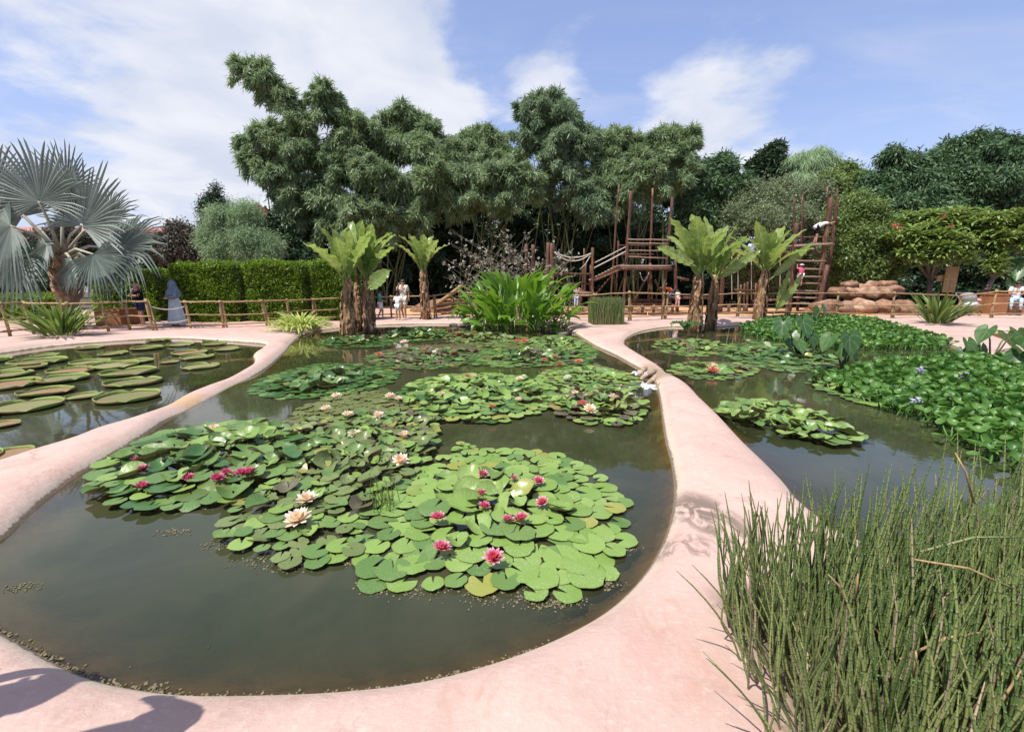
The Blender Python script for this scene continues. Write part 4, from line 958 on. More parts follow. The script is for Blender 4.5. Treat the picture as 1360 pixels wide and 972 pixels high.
tree('large dark grove tree cut by the right edge of the photo', 'mango_tree', 1380, 32, [pf(1335, 195, 14, 32), pf(1355, 195, 18, 32), pf(1345, 220, 26, 31.5), pf(1375, 205, 26, 31.5), pf(1360, 250, 32, 31), pf(1400, 230, 36, 31), pf(1395, 270, 36, 31), pf(1345, 280, 26, 31), pf(1440, 240, 40, 31)], 8000, 'dark_glossy_leaf', L=.34, W=.10, k=9, droop=.8, spread=.55, r=.25)
tree('shaded undergrowth tree behind the frangipani', 'background_tree', 1260, 30, [pf(1180, 385, 28, 30), pf(1215, 360, 28, 30), pf(1250, 350, 30, 30), pf(1290, 350, 30, 30), pf(1330, 355, 30, 30), pf(1370, 355, 30, 30), pf(1410, 345, 36, 30), pf(1230, 385, 28, 30), pf(1275, 385, 28, 30), pf(1320, 385, 28, 30), pf(1365, 385, 28, 30), pf(1250, 310, 34, 31), pf(1320, 310, 34, 31), pf(1380, 310, 34, 31), pf(1190, 325, 26, 30)], 7500, 'dark_leaf', L=.28, W=.12)
tree('undergrowth bush behind the ladder tower', 'background_bush', 1060, 30, [pf(1000, 392, 26, 30), pf(1040, 395, 26, 30), pf(1090, 392, 26, 30), pf(1130, 385, 26, 30), pf(950, 385, 26, 31)], 2600, 'dark_leaf', cat='bush', L=.22, W=.1, branches=2)
# low green cover far behind so the horizon never shows between the trunks
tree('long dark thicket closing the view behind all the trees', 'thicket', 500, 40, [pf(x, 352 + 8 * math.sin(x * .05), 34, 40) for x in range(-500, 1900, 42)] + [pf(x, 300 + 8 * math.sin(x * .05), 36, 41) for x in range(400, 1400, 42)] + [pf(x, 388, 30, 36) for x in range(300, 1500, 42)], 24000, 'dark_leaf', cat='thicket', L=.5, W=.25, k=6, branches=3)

# frangipani: rosettes of long leaves on forked limbs
def rosette_leaf(L=.32, W=.085):
    b = MB(); vs = []; 
    for i, (s, wd, z) in enumerate(((0, .12, 0), (.3, .7, .03), (.65, 1, .03), (.88, .6, -.01), (1, 0, -.05))):
        for q in ((-1, 0, 1) if wd else (0,)): vs.append((s * L, q * wd * W * .5, z * L * 2 + abs(q) * .012))
    b.add(vs, [(0, 3, 4, 1), (1, 4, 5, 2), (3, 6, 7, 4), (4, 7, 8, 5), (6, 9, 10, 7), (7, 10, 11, 8), (9, 12, 10), (10, 12, 11)])
    return b
def frangipani(label, base_px, Y, puffs, n, fork_px):
    b = Vector((dp(base_px, 400, Y).x, Y, GZ - .05)); root = thing('frangipani_tree', label, 'tree', b)
    tm = rosette_leaf(.42, .10).mesh('frangipani_leaf', 'frangipani_leaf'); C, O = crown_points(puffs, n, 12, .4, .12)
    pos = []; eul = []; sc = []
    for c in C:
        k = rnd.randint(9, 13); a0 = rnd.uniform(0, 6.28)
        for j in range(k):
            pos.append(c + rng.normal(size=3) * .01); eul.append((rnd.gauss(0, .15), rnd.uniform(-.75, .45), a0 + 2 * math.pi * j / k)); sc.append(rnd.uniform(.75, 1.25))
    joined('crown', tm, pos, eul, sc, 'frangipani_leaf', root)
    fk = dp(*fork_px, Y); mb = MB(); mb.tube([b, b.lerp(fk, .5) + Vector((.05, 0, 0)), fk], [.15, .12, .11], 9)
    for p in sorted(puffs, key=lambda p: -p[1])[:7]:
        q = Vector(p[0]); mb.tube([fk, fk.lerp(q, .45) + Vector((0, 0, -.15)), q], [.09, .06, .03], 6)
    mb.build('trunk', 'grey_bark', root); return root
fr = frangipani('spreading frangipani tree above the wooden sign board, right', 1232, 24.3, [pf(1200, 315, 20, 24), pf(1220, 300, 24, 24.4, 1), pf(1250, 297, 26, 24.6, 1), pf(1280, 302, 24, 24.4, 1), pf(1235, 290, 14, 25), pf(1268, 290, 14, 25), pf(1230, 322, 24, 23.4), pf(1260, 325, 24, 23.2), pf(1290, 325, 20, 23.4), pf(1205, 332, 15, 23.4), pf(1245, 338, 22, 23), pf(1215, 345, 12, 23.2), pf(1275, 342, 14, 23)], 760, (1236, 372))
for x, y in [(1190, 300), (1195, 302), (1253, 288), (1262, 300), (1186, 299)]:
    c = np.array([tuple(dp(x, y, 23.2))] * 5); V_, F_ = leaf_cloud(c, rng.normal(size=(5, 3)) * .5, 3, .10, .06, 0, .8, .05); V_ -= np.array(wl(fr))
    me = np_mesh('blossom', V_, F_); me.materials.append(MATS['red_petal']); link(bpy.data.objects.new('blossom', me), fr)
frangipani('second frangipani tree with a slanting trunk over the seated people', 1296, 22.6, [pf(1310, 300, 22, 23.5), pf(1340, 298, 24, 23.5), pf(1370, 300, 24, 23.5), pf(1325, 322, 22, 23), pf(1355, 325, 20, 23), pf(1325, 345, 14, 22.6), pf(1322, 358, 10, 22.4), pf(1395, 320, 24, 23)], 480, (1318, 370))

# ================================================================== fan palm
def fan(hub, axis, normal, R, nseg, span, droop, seed, mat='palm_blade'):
    r = random.Random(seed); b = MB(); axis = Vector(axis).normalized(); nn = Vector(normal); nn = (nn - axis * nn.dot(axis)).normalized(); side = axis.cross(nn)
    for k in range(nseg):
        t0 = -span / 2 + span * k / nseg; t1 = t0 + span / nseg; tm = (t0 + t1) / 2
        LL = .98 * R * (1 - .28 * (abs(tm) / (span / 2)) ** 2) * r.uniform(.82, 1.06); dr = droop * r.uniform(.5, 1.9); tw = r.gauss(0, .07); split = r.uniform(.48, .60)
        def P(q, th, lift): 
            th2 = tm + (th - tm) * 1.0 + tw * max(0, q - split)
            v = (axis * math.cos(th2) + side * math.sin(th2)) * (q * LL) + nn * (lift - .10 * R * (1 - q) * q + .18 * R * (abs(tm) / span) * q)
            return Vector(hub) + v + Vector((0, 0, -dr * R * max(0, q - .55) ** 2 * 2.2))
        vs = []; wdt = t1 - t0
        for q, wf in ((.03, 1), (.30, 1), (split, .92), (.70, .55), (.90, .26)):
            f = .035 * R * q * wf
            vs += [P(q, tm - wdt / 2 * wf, 0), P(q, tm, f), P(q, tm + wdt / 2 * wf, 0)]
        vs.append(P(1.0, tm, 0)); fs = []
        for i in range(4): fs += [(i * 3, i * 3 + 1, i * 3 + 4, i * 3 + 3), (i * 3 + 1, i * 3 + 2, i * 3 + 5, i * 3 + 4)]
        fs += [(12, 13, 15), (13, 14, 15)]
        b.add(vs, fs)
    return b
PY = 16.4
palm_base = Vector((dp(93, 420, PY).x, PY, GZ - .05)); crownp = dp(82, 338, PY)
palm = thing('fan_palm', 'big silvery blue fan palm behind the fence at the left edge', 'palm', palm_base)
MB().tube([palm_base, palm_base.lerp(crownp, .4), palm_base.lerp(crownp, .8), crownp], [.34, .30, .27, .20], 14, wob=.08).build('trunk', 'palm_trunk', palm, smooth=False)
for i in range(34):                                        # old leaf bases clasping the trunk
    a = rnd.uniform(0, 6.28); f = rnd.uniform(.35, 1.0); c = palm_base.lerp(crownp, f); o1 = Vector((math.cos(a), math.sin(a), 0))
    MB().tube([c + o1 * .20, c + o1 * .42 + Vector((0, 0, .20)), c + o1 * .55 + Vector((0, 0, .52))], [.10, .075, .035], 5).build('old_leaf_base', 'palm_trunk', palm)
for i, (hx, hy, tx, ty, R, Yh, nrm, dr, span) in enumerate([
        (52, 268, 22, 190, 2.15, 15.6, (.1, -1, .25), .15, 4.2), (108, 300, 122, 200, 2.65, 15.8, (-.1, -1, .3), .12, 4.0), (158, 330, 235, 300, 2.15, 16.0, (-.3, -1, .5), .45, 3.9),
        (124, 338, 160, 378, 1.35, 15.2, (-.2, -.7, .8), .40, 3.8), (14, 300, -45, 340, 2.1, 15.2, (.3, -.8, .6), .45, 4.0), (86, 255, 95, 190, 1.9, 17.6, (0, -1, .1), .1, 3.8), (20, 345, -5, 400, 1.7, 15.0, (.3, -.6, .8), .45, 4.2),
        (-10, 255, -60, 215, 2.2, 16.4, (.3, -1, .2), .15, 4.0), (62, 325, 40, 365, 1.1, 15.4, (0, -.6, .9), .4, 3.6), (140, 292, 190, 262, 1.7, 17.4, (-.3, -1, .3), .2, 3.6), (98, 350, 72, 384, 1.0, 15.5, (0, -.7, .8), .5, 3.6), (132, 352, 196, 372, 1.3, 15.6, (-.2, -.8, .7), .5, 3.6), (30, 288, -20, 240, 1.9, 16.8, (.2, -1, .2), .2, 3.9)]):
    hub = dp(hx, hy, Yh); tip = dp(tx, ty, Yh - .2)
    lf = fan(hub, tip - hub, nrm, R, 38, span, dr, i).build('frond', 'palm_blade', palm, smooth=False)
    mid = crownp.lerp(hub, .5) + Vector((0, 0, .18))
    pt = MB().tube([crownp + Vector((0, 0, -.1)), mid, hub], [.07, .045, .035], 6); o_ = pt.build('petiole', 'palm_petiole', lf)

# ================================================================== bananas
def blade(base, d0, up, L, W, bend, seed, mats, pet=.25, wavy=1.0, fold=.28, tears=2, n=16):
    """a paddle leaf: starts along d0, bends outwards and down"""
    r = random.Random(seed); b = MB(); base = Vector(base); d = Vector(d0).normalized(); upv = Vector(up); side = d.cross(upv).normalized()
    pts = [base]; dirs = [d.copy()]; nn = n; st = L * (1 + pet) / nn
    for i in range(nn):
        ax = side; d = (Matrix.Rotation(-bend / nn * (0.4 + 1.2 * i / nn), 3, ax) @ d).normalized(); pts.append(pts[-1] + d * st); dirs.append(d.copy())
    i0 = max(1, int(nn * pet / (1 + pet))); b.tube(pts[:i0 + 2], [.035 * (W / .5) ** .5, ] * (i0 + 1) + [.018], 6, mi=1)
    vs = []; uv = []; rows = nn - i0; tear = {(r.randrange(2), r.randrange(3, rows)) for _ in range(tears)} if tears else set()
    for i in range(rows + 1):
        s = i / rows; wd = W * .5 * (math.sin(math.pi * min(1, (s * .92 + .06)) ** .85) ** .75 if s < .999 else 0.02)
        p = pts[i0 + i]; dd = dirs[i0 + i]; sd = side; nrm = sd.cross(dd).normalized()
        if nrm.z < 0: nrm = -nrm
        for j, q in enumerate((-1, -.5, 0, .5, 1)):
            k = 0 if q < 0 else 1; ww = wd * (.6 if (k, i) in tear and abs(q) == 1 else 1 + .03 * math.sin(i * 1.9 + seed + k * 2))
            rip = wavy * .025 * math.sin(i * 2.4 + seed + j * .7) * abs(q) * 1.9
            vs.append(p + sd * q * ww + nrm * (abs(q) * ww * fold + rip) ); uv.append(((q + 1) / 2, s))
    fs = [(i * 5 + j, i * 5 + j + 1, i * 5 + 6 + j, i * 5 + 5 + j) for i in range(rows) for j in range(4)]
    b.add(vs, fs, 0, uv); return b
def banana(label, stems, leaves_n, L, W, seed, extra=(), spread=(.15, .75)):
    r = random.Random(seed); roots = [gp(x, y, 0) for x, y, *_ in stems]; root = thing('banana_plant', label, 'banana plant', roots[0])
    for si, (x, y, tx, ty, rad, nl) in enumerate(stems):
        b0 = gp(x, y, 0) - Vector((0, 0, .1)); tp = dp(tx, ty, gp(x, y, 0).y); mid = b0.lerp(tp, .5)
        MB().tube([b0, b0.lerp(tp, .25), mid, b0.lerp(tp, .8), tp], [rad * 1.35, rad * 1.15, rad, rad * .75, rad * .5], 11, wob=.12).build('stem', 'banana_stem', root)
        H = (tp - b0).length
        for i in range(46):                                  # dry sheaths hanging round the stem
            a = r.uniform(0, 6.28); f = r.uniform(.18, 1.0); c = b0.lerp(tp, f); rr = rad * (1.3 - .7 * f); o1 = Vector((math.cos(a), math.sin(a), 0)); tn = Vector((-math.sin(a), math.cos(a), 0))
            ln = r.uniform(.3, .85) * min(1.0, H * .45); ww = r.uniform(.04, .10); m_ = MB(); vs = []
            for q in range(6):
                s = q / 5; cc = c + o1 * (rr + .02 + .06 * math.sin(s * 3.0) * r.uniform(.5, 1.3)) + Vector((0, 0, .10 * (1 - s) - ln * s)); cc.z = max(cc.z, .02)
                w_ = ww * (1 - .55 * s) * r.uniform(.7, 1.2); tz = tn + o1 * r.uniform(-.5, .5); vs += [cc - tz * w_, cc + o1 * .02, cc + tz * w_]
            m_.add(vs, [(q * 3 + j, q * 3 + j + 1, q * 3 + 4 + j, q * 3 + 3 + j) for q in range(5) for j in range(2)]); m_.build('dry_sheath', 'dry_sheath', root, smooth=False)
        for i in range(nl):
            a = 2.4 * i + seed; e = spread[0] + (spread[1] - spread[0]) * (i / max(1, nl - 1)) * r.uniform(.8, 1.2)
            d = Vector((math.cos(a) * math.sin(e), math.sin(a) * math.sin(e), math.cos(e)))
            upv = Vector((-math.cos(a), -math.sin(a), .25)) if r.random() < .9 else Vector((0, 0, 1))
            blade(tp - Vector((0, 0, .15)), d, upv, L * r.uniform(.8, 1.12), W * r.uniform(.85, 1.15), r.uniform(.35, .9), seed * 31 + si * 100 + i, None, pet=r.uniform(.22, .4)).build('leaf', ['banana_leaf', 'petiole'], root)
    for (bx, by, tx, ty, Yo, w_) in extra:
        a = dp(bx, by, roots[0].y + Yo); c = dp(tx, ty, roots[0].y + Yo - .3); d = (c - a).normalized()
        blade(a, d, Vector((0, -1, .4)) if abs(d.z) > .3 else Vector((0, -.3, 1)), (c - a).length * .85, w_, .35, int(bx + by), None, pet=.2).build('leaf', ['banana_leaf', 'petiole'], root)
    return root
banana('large banana clump with three brown shaggy stems in the middle pond, left', [(463, 446, 460, 372, .16, 12), (490, 441, 488, 368, .16, 12), (476, 440, 475, 366, .10, 8)], 0, 1.50, .56, 3, spread=(.05, .58), extra=[(488, 385, 515, 358, -.3, .50)])
banana('slender single banana plant left of the big leafy clump', [(566, 428, 562, 358, .13, 9)], 0, 1.35, .48, 5, spread=(.1, .6))
banana('banana plant with a pale shaggy trunk left of the right pair', [(922, 442, 928, 362, .16, 12)], 0, 1.62, .60, 8, [(925, 355, 878, 325, -.3, .42)], spread=(.12, .7))
banana('reddish banana plant standing in the water right of the pale one', [(943, 436, 950, 368, .12, 9)], 0, 1.7, .50, 12, [(952, 372, 1012, 330, -.3, .35)], spread=(.1, .75))
banana('leaning banana plant with a thick dark brown base by the far hyacinths', [(1006, 428, 1017, 358, .18, 12)], 0, 1.65, .56, 17, [(1030, 410, 1052, 358, -.2, .3), (1026, 418, 1070, 362, -.2, .3), (1022, 372, 1082, 320, -.3, .35)], spread=(.1, .8))
# shoot by the pale banana
sh = thing('taro_shoot', 'small green drooping shoot at the foot of the pale banana trunk', 'shoot', gp(909, 450, 0))
for i in range(9):
    a = i * 2.4; b0 = gp(909, 449, 0) + Vector((0, 0, .25)); e = .9
    blade(b0, (math.cos(a) * .5, math.sin(a) * .5, 1), (-math.cos(a), -math.sin(a), .3), .5, .22, 1.9, i, None, pet=.2, tears=0, n=9).build('leaf', ['taro_leaf', 'petiole'], sh)

# ================================================================== leafy clumps
def lance_mesh(name, mat, L, W, bend, seed, fold=.25):
    b = MB(); n = 7; vs = []; uv = []; p = Vector((0, 0, 0)); a = math.radians(80)
    for i in range(n + 1):
        s = i / n; wd = W * .5 * max(.02, math.sin(math.pi * min(1, .04 + s * .96) ** .8) ** .8 if s < .99 else .0)
        d = Vector((math.cos(a), 0, math.sin(a))); nrm = Vector((-d.z, 0, d.x))
        for q in (-1, 0, 1): vs.append(p + Vector((0, q * wd, 0)) + nrm * abs(q) * wd * fold); uv.append(((q + 1) / 2, s))
        p = p + d * (L / n); a -= bend / n * (.5 + s)
    b.add(vs, [(i * 3 + j, i * 3 + j + 1, i * 3 + 4 + j, i * 3 + 3 + j) for i in range(n) for j in range(2)], 0, uv)
    return b.mesh(name, mat)
cl = thing('canna_clump', 'large bright green leafy clump standing in the back of the middle pond', 'leafy clump', gp(690, 441, 0))
LM = [lance_mesh('leaf', 'canna_leaf', 1.0, w_, bd, i, .3) for i, (w_, bd) in enumerate(((.24, .5), (.28, .9), (.20, 1.3), (.25, 1.8)))]
cb = gp(690, 440, 0); stems = MB()
for i in range(300):
    a = rnd.uniform(0, 6.28); q = rnd.random() ** .6; rr = 1.85 * q; base = cb + Vector((math.cos(a) * rr, math.sin(a) * rr * .75 + .5, 0))
    Hh = 2.25 * math.sqrt(max(0.05, 1 - (q * .92) ** 2)); h = Hh * rnd.uniform(.18, .78) if i > 60 else rnd.uniform(.25, .7)
    out = Vector((math.cos(a), math.sin(a), 0)) * (.25 + .3 * q); pos = base + out * h * .5 + Vector((0, 0, h))
    tilt = q * .55 + (.9 if i <= 60 else 0) * rnd.uniform(.6, 1.2) + rnd.gauss(0, .15)
    inst('leaf', LM[rnd.randrange(4) if i > 60 else 3], cl, pos, (rnd.gauss(0, .3), tilt, a + rnd.gauss(0, .55)), rnd.uniform(.70, 1.12))
    if i % 3 == 0: stems.tube([base - Vector((0, 0, .05)), base.lerp(pos, .6), pos], [.022, .018, .012], 5)
stems.build('stalks', 'petiole', cl)['kind'] = 'stuff'
def strap_clump(label, name, px, py, n, L, W, mat, seed, spread=.9, cat='plant', bend=(.8, 1.8), z=GZ, rad=.12, col=None, tiltmax=1.0):
    r = random.Random(seed); c = gp(px, py, z); root = thing(name, label, cat, c)
    M = [lance_mesh('leaf', mat, L, W * q, bd, i, .4) for i, (q, bd) in enumerate(((1, bend[0]), (.9, (bend[0] + bend[1]) / 2), (1.1, bend[1])))]
    for i in range(n):
        a = r.uniform(0, 6.28); q = (i / n) ** .7
        inst('leaf', M[r.randrange(3)], root, c + Vector((math.cos(a), math.sin(a), 0)) * rad * q * 1.5 + Vector((0, 0, rnd.uniform(0, .08))), (r.gauss(0, .1), q * tiltmax * spread + r.gauss(0, .08), a + r.gauss(0, .2)), r.uniform(.65, 1.1))
    return root
strap_clump('spiky green strap leaf plant by the fence below the fan palm', 'crinum_lily', 82, 446, 95, 1.15, .10, 'strap_leaf', 3, cat='strap leaf plant', rad=.3, bend=(.3, 1.0), tiltmax=.78)
strap_clump('spiky strap leaf plant with yellowish tips under the wooden sign board', 'crinum_lily', 1243, 430, 95, 1.35, .11, 'strap_leaf', 5, cat='strap leaf plant', rad=.28, bend=(.2, .8), tiltmax=.75)
strap_clump('low pale yellow green variegated tuft on the rim by the left banana clump', 'variegated_tuft', 400, 438, 290, .80, .06, 'variegated_leaf', 6, cat='grass tuft', rad=.42, bend=(1.2, 2.2), tiltmax=1.0)

# dry twiggy shrub with pale leaves in front of the dark grove
tw = thing('twiggy_shrub', 'sparse twiggy shrub with small pale leaves in front of the dark grove', 'shrub', dp(660, 410, 24))
mb = MB(); tips = []
for i in range(60):
    b0 = Vector((dp(rnd.uniform(600, 790), 405, 24).x, 24 + rnd.gauss(0, .5), GZ)); tx, ty = rnd.uniform(585, 765), rnd.uniform(300, 372)
    if tx > 735: ty = max(ty, 340)
    tp = dp(tx, ty, b0.y); md = b0.lerp(tp, .5) + Vector((rnd.gauss(0, .2), rnd.gauss(0, .2), .1)); mb.tube([b0, md, tp], [.022, .014, .006], 4, cap=False)
    for _ in range(5): tips.append(tuple(md.lerp(tp, rnd.uniform(.1, 1)) + Vector((rnd.gauss(0, .16), rnd.gauss(0, .16), rnd.gauss(0, .16)))))
mb.build('branches', 'grey_bark', tw)['kind'] = 'stuff'
tips = np.array(tips); V_, F_ = leaf_cloud(tips, rng.normal(size=tips.shape) * .4, 4, .15, .08, .1, .8, .04); V_ -= np.array(wl(tw))
me = np_mesh('foliage', V_, F_); me.materials.append(MATS['pale_dry_leaf']); link(bpy.data.objects.new('foliage', me), tw)

# ================================================================== horsetails
def stem_mesh(name, mat, L, lean, seed, rad=.0046, n=5, seg=6, tipk=1.0):
    r = random.Random(seed); b = MB(); pts = []; kx, ky = r.gauss(0, .02), r.gauss(0, .02)
    for i in range(seg + 1):
        s = i / seg; pts.append((lean * L * s ** 1.6 + kx * math.sin(s * 5), ky * math.sin(s * 4 + seed), L * s * (1 - .25 * lean * s)))
    b.tube(pts, [rad * (1 - .35 * (i / seg) ** 2) for i in range(seg)] + [rad * .30], n, cap=False)
    return b.mesh(name, mat)
HT = [stem_mesh('horsetail_stem', 'horsetail_stem', 1.0, lean, i) for i, lean in enumerate((.02, .06, .12, .05, .2, .35))]
hc = thing('horsetail_clump', 'dense clump of jointed green horsetail stems filling the bottom right corner', 'horsetail', (2.0, 1.7, GZ - .01))
spec = []
for i in range(4600):
    x = rnd.uniform(.93, 3.9); y = rnd.uniform(.72, 2.55)
    front = 1.0 + .0 * x
    if x < 1.05 + .06 * math.sin(y * 5) and rnd.random() < .5: continue
    if y > 2.28 + .12 * math.sin(x * 2.3 + 1) : continue
    if x < .98 + max(0, y - 1.5) * .25: continue
    e = min(1, max(0, (x - .95) / .6))
    L = rnd.gauss(.62, .10) * (.80 + .25 * e)
    if rnd.random() < .025: L *= 1.3
    L = min(L, .95)
    outx = -(1 - e) * .6 + .04; az = math.atan2(rnd.gauss(0, .22), outx + rnd.gauss(0, .22)); ti = abs(rnd.gauss(0, .07)) + (1 - e) * rnd.uniform(0, .24)
    spec.append((x, y, L, ti, az, rnd.randrange(4) if e > .5 or rnd.random() < .6 else rnd.randrange(5)))
spec.sort(key=lambda s_: s_[0] ** 2 + (s_[1] - 0) ** 2 if s_[1] > .95 else 99)
def stem_rot(ti, az): return Matrix.Rotation(az, 3, 'Z') @ Matrix.Rotation(ti, 3, 'Y')
for s_ in spec[:300]:
    o_ = inst('stem', HT[s_[5]], hc, (s_[0], s_[1], GZ - .02), (0, 0, 0), (rnd.uniform(.85, 1.25), rnd.uniform(.85, 1.25), s_[2]))
    o_.rotation_euler = stem_rot(s_[3], s_[4]).to_euler()
rest = spec[300:]
for v in range(6):
    rv = [s_ for s_ in rest if s_[5] == v]
    if rv:
        o_ = joined('dense_stems', HT[v], [(s_[0], s_[1], GZ - .02) for s_ in rv], [tuple(stem_rot(s_[3], s_[4]).to_euler()) for s_ in rv], np.array([(1.05, 1.05, s_[2]) for s_ in rv]), 'horsetail_stem_mass', hc)
        o_['kind'] = 'stuff'
for (x, y, z, a, l, m_) in [(1.35, 1.35, .45, .3, .35, 0), (1.9, 1.5, .6, 2.8, .4, 0), (1.6, 1.6, .7, .1, .45, 1), (2.2, 1.3, .5, 2.2, .35, 0), (1.7, 1.3, .3, 2.9, .5, 1), (2.5, 1.7, .6, .6, .4, 0), (1.45, 1.15, .35, 1.2, .3, 0), (2.1, 1.9, .75, 1.9, .3, 0)] + [(rnd.uniform(1.2, 2.8), rnd.uniform(1.2, 2.1), rnd.uniform(.15, .5), rnd.uniform(.9, 2.3), rnd.uniform(.08, .25), 0) for _ in range(34)]:
    dr_ = Vector((math.cos(a), .1, math.sin(a) * .8)) * l; c = Vector((x, y, z + .1)); MB().tube([c, c + dr_ * .5 + Vector((0, 0, .03)), c + dr_], [.0045, .0045, .003], 5).build('broken_stem', 'pale_log' if m_ == 0 else 'horsetail_stem', hc)
# dark jointed tips
# boxed block of horsetail at the far path junction
hb = thing('horsetail_block', 'square trimmed block of thin horsetail on the path junction by the fence', 'horsetail', gp(808, 430, GZ))
a_, b_ = gp(787, 431, GZ), gp(829, 431, GZ); top = dp(808, 397, a_.y).z - GZ
ps = [(rnd.uniform(a_.x, b_.x), a_.y + rnd.uniform(0, 1.0), GZ - .02) for _ in range(1500)]
joined('dense_stems', stem_mesh('thin_stem', 'horsetail_stem_mass', 1.0, .03, 4, rad=.009, n=3, seg=3), ps, np.c_[rng.normal(0, .035, 1500), rng.normal(0, .035, 1500), rng.uniform(0, 6.28, 1500)], np.c_[np.ones(1500) * 1.2, np.ones(1500) * 1.2, np.clip(rng.normal(top, .06, 1500), .6, top * 1.12)], 'horsetail_stem_mass', hb)['kind'] = 'stuff'

# ================================================================== water hyacinths
def spoon(name, mat, seed):
    r = random.Random(seed); b = MB(); N = 8; el = r.uniform(.5, 1.0); h = .13; bx = .06
    b.tube([(0, 0, 0), (bx * .4, 0, h * .45), (bx, 0, h)], [.013, .016, .007], 4, cap=False, mi=0)
    vs = []; uv = []; c = Vector((bx, 0, h)); d = Vector((math.cos(el), 0, math.sin(el))); nn = Vector((-d.z, 0, d.x))
    vs.append(c + d * .02 ); uv.append((.5, 0))
    for q in (.55, 1.0):
        for k in range(N):
            th = 2 * math.pi * k / N; vs.append(c + d * (.075 + .072 * q * math.cos(th)) + Vector((0, .075 * q * math.sin(th), 0)) + nn * (.035 * q * q + (-.02 if math.cos(th) > .7 else 0))); uv.append((.5 + .5 * q * math.sin(th), .5 + .5 * q * math.cos(th)))
    vs[0] = c + d * .075; fs = [(0, 1 + k, 1 + (k + 1) % N) for k in range(N)] + [(1 + k, 1 + N + k, 1 + N + (k + 1) % N, 1 + (k + 1) % N) for k in range(N)]
    b.add(vs, fs, 0, uv); return b.mesh(name, mat)
SP = [spoon('spoon_leaf', 'hyacinth_leaf', s) for s in range(5)]
def hyacinth(label, outline, dens, sc, flowers, hmax=.06):
    P = [tuple(q) for q in smooth_closed(topoly(outline), 3)]; cx = sum(q[0] for q in P) / len(P); cy = sum(q[1] for q in P) / len(P)
    root = thing('water_hyacinth_mat', label, 'water hyacinth', (cx, cy, 0)); pts = scatter(P, dens, 26000)
    pts.sort(key=lambda q: q[0] ** 2 + q[1] ** 2); S = []
    for x, y in pts:
        for _ in range(2):
            e = min(1, pdist(P, x, y) / .5); s_ = sc * rnd.uniform(.75, 1.25)
            S.append(((x + rnd.gauss(0, .03), y + rnd.gauss(0, .03), .005 + e * rnd.uniform(-.04, hmax)), (rnd.gauss(0, .25), rnd.gauss(0, .3), rnd.uniform(0, 6.28)), s_, rnd.randrange(5)))
    for s_ in S[:300]: inst('leaf', SP[s_[3]], root, s_[0], s_[1], s_[2])
    for v in range(5):
        q = [s_ for s_ in S[300:] if s_[3] == v]
        if q: joined('leaf_mass', SP[v], [s_[0] for s_ in q], [s_[1] for s_ in q], [s_[2] for s_ in q], 'hyacinth_leaf_mass', root)['kind'] = 'stuff'
    for x, y in flowers:
        p = gp(x, y, .22 * sc); fo = []
        b = MB(); b.tube([p - Vector((0, 0, .2)), p + Vector((0, 0, .05))], .008, 5, mi=1)
        for i in range(9):
            a = i * 2.4; c = p + Vector((math.cos(a) * .045, math.sin(a) * .045, -.05 + .014 * i))
            for k in range(5):
                t_ = a + (k - 2) * .9; v, f = petal(t_, 0.0, .045, .035, .5); b.add([c + Vector(q) for q in v], f)
        b.build('flower', ['lilac_petal', 'petiole'], root)
    print(label, len(S))
hyacinth('dense bright water hyacinth mat with lilac flowers, near right side of the right pond', [(1082, 508), (1115, 500), (1150, 492), (1190, 486), (1235, 480), (1300, 480), (1380, 488), (1470, 505), (1620, 560), (1640, 620), (1480, 655), (1400, 648), (1345, 630), (1300, 607), (1265, 590), (1240, 570), (1190, 552), (1150, 535), (1110, 522)], .105, .80, [(1221, 494), (1281, 502), (1216, 537)])
hyacinth('farther water hyacinth mat reaching the back rim of the right pond', [(985, 440), (1005, 430), (1050, 424), (1100, 423), (1150, 426), (1190, 437), (1240, 452), (1262, 461), (1230, 466), (1180, 466), (1110, 464), (1060, 460), (1015, 452)], .13, .85, [], .06)
hyacinth('small hyacinth patch showing behind the horsetail at the right edge', [W2(3.15, 2.62), W2(3.5, 2.56), W2(4.2, 2.5), W2(4.4, 2.8), W2(3.9, 3.0), W2(3.4, 2.95)], .10, .8, [])

# ================================================================== taro
def heart(name, seed, mat='taro_leaf'):
    b = MB(); out = [(0, 0), (.12, -.10), (.32, -.30), (.55, -.36), (.80, -.28), (.98, -.14), (1.12, 0)]
    out = [(-.02, .0), (-.30, -.12), (-.34, -.26), (-.12, -.42), (.18, -.47), (.48, -.36), (.75, -.17), (.95, 0)]
    vs = []; uv = []; n = len(out)
    ax = [-.02, -.02, -.01, .05, .2, .45, .72, .95]
    for i, (x, y) in enumerate(out):
        for q in (-1, -.5, 0, .5, 1):
            xx = ax[i] + (x - ax[i]) * abs(q); yy = y * q * -1 if q else 0
            vs.append(Vector((xx, abs(y) * q, .10 * abs(q) * abs(y) / .4 - .10 * max(0, xx) ** 2 + .02 * math.sin(i * 2 + seed)))); uv.append(((q + 1) / 2, i / (n - 1)))
    b.add(vs, [(i * 5 + j, i * 5 + j + 1, i * 5 + 6 + j, i * 5 + 5 + j) for i in range(n - 1) for j in range(4)], 0, uv); return b.mesh(name, mat)
HM = [heart('taro_leaf', s) for s in range(3)]
def taro(label, bx, by, leaves):
    b0 = gp(bx, by, 0); root = thing('taro_plant', label, 'taro', b0)
    for (lx, ly, size, tilt, az, dy) in leaves:
        p = dp(lx, ly, b0.y + dy); md = b0.lerp(p, .55) + Vector((0, 0, .08))
        st = MB().tube([b0 - Vector((0, 0, .1)), md, p], [.022, .016, .010], 6).build('stalk', 'culm', root)
        inst('leaf', rnd.choice(HM), root, p, (0, tilt, az), size)
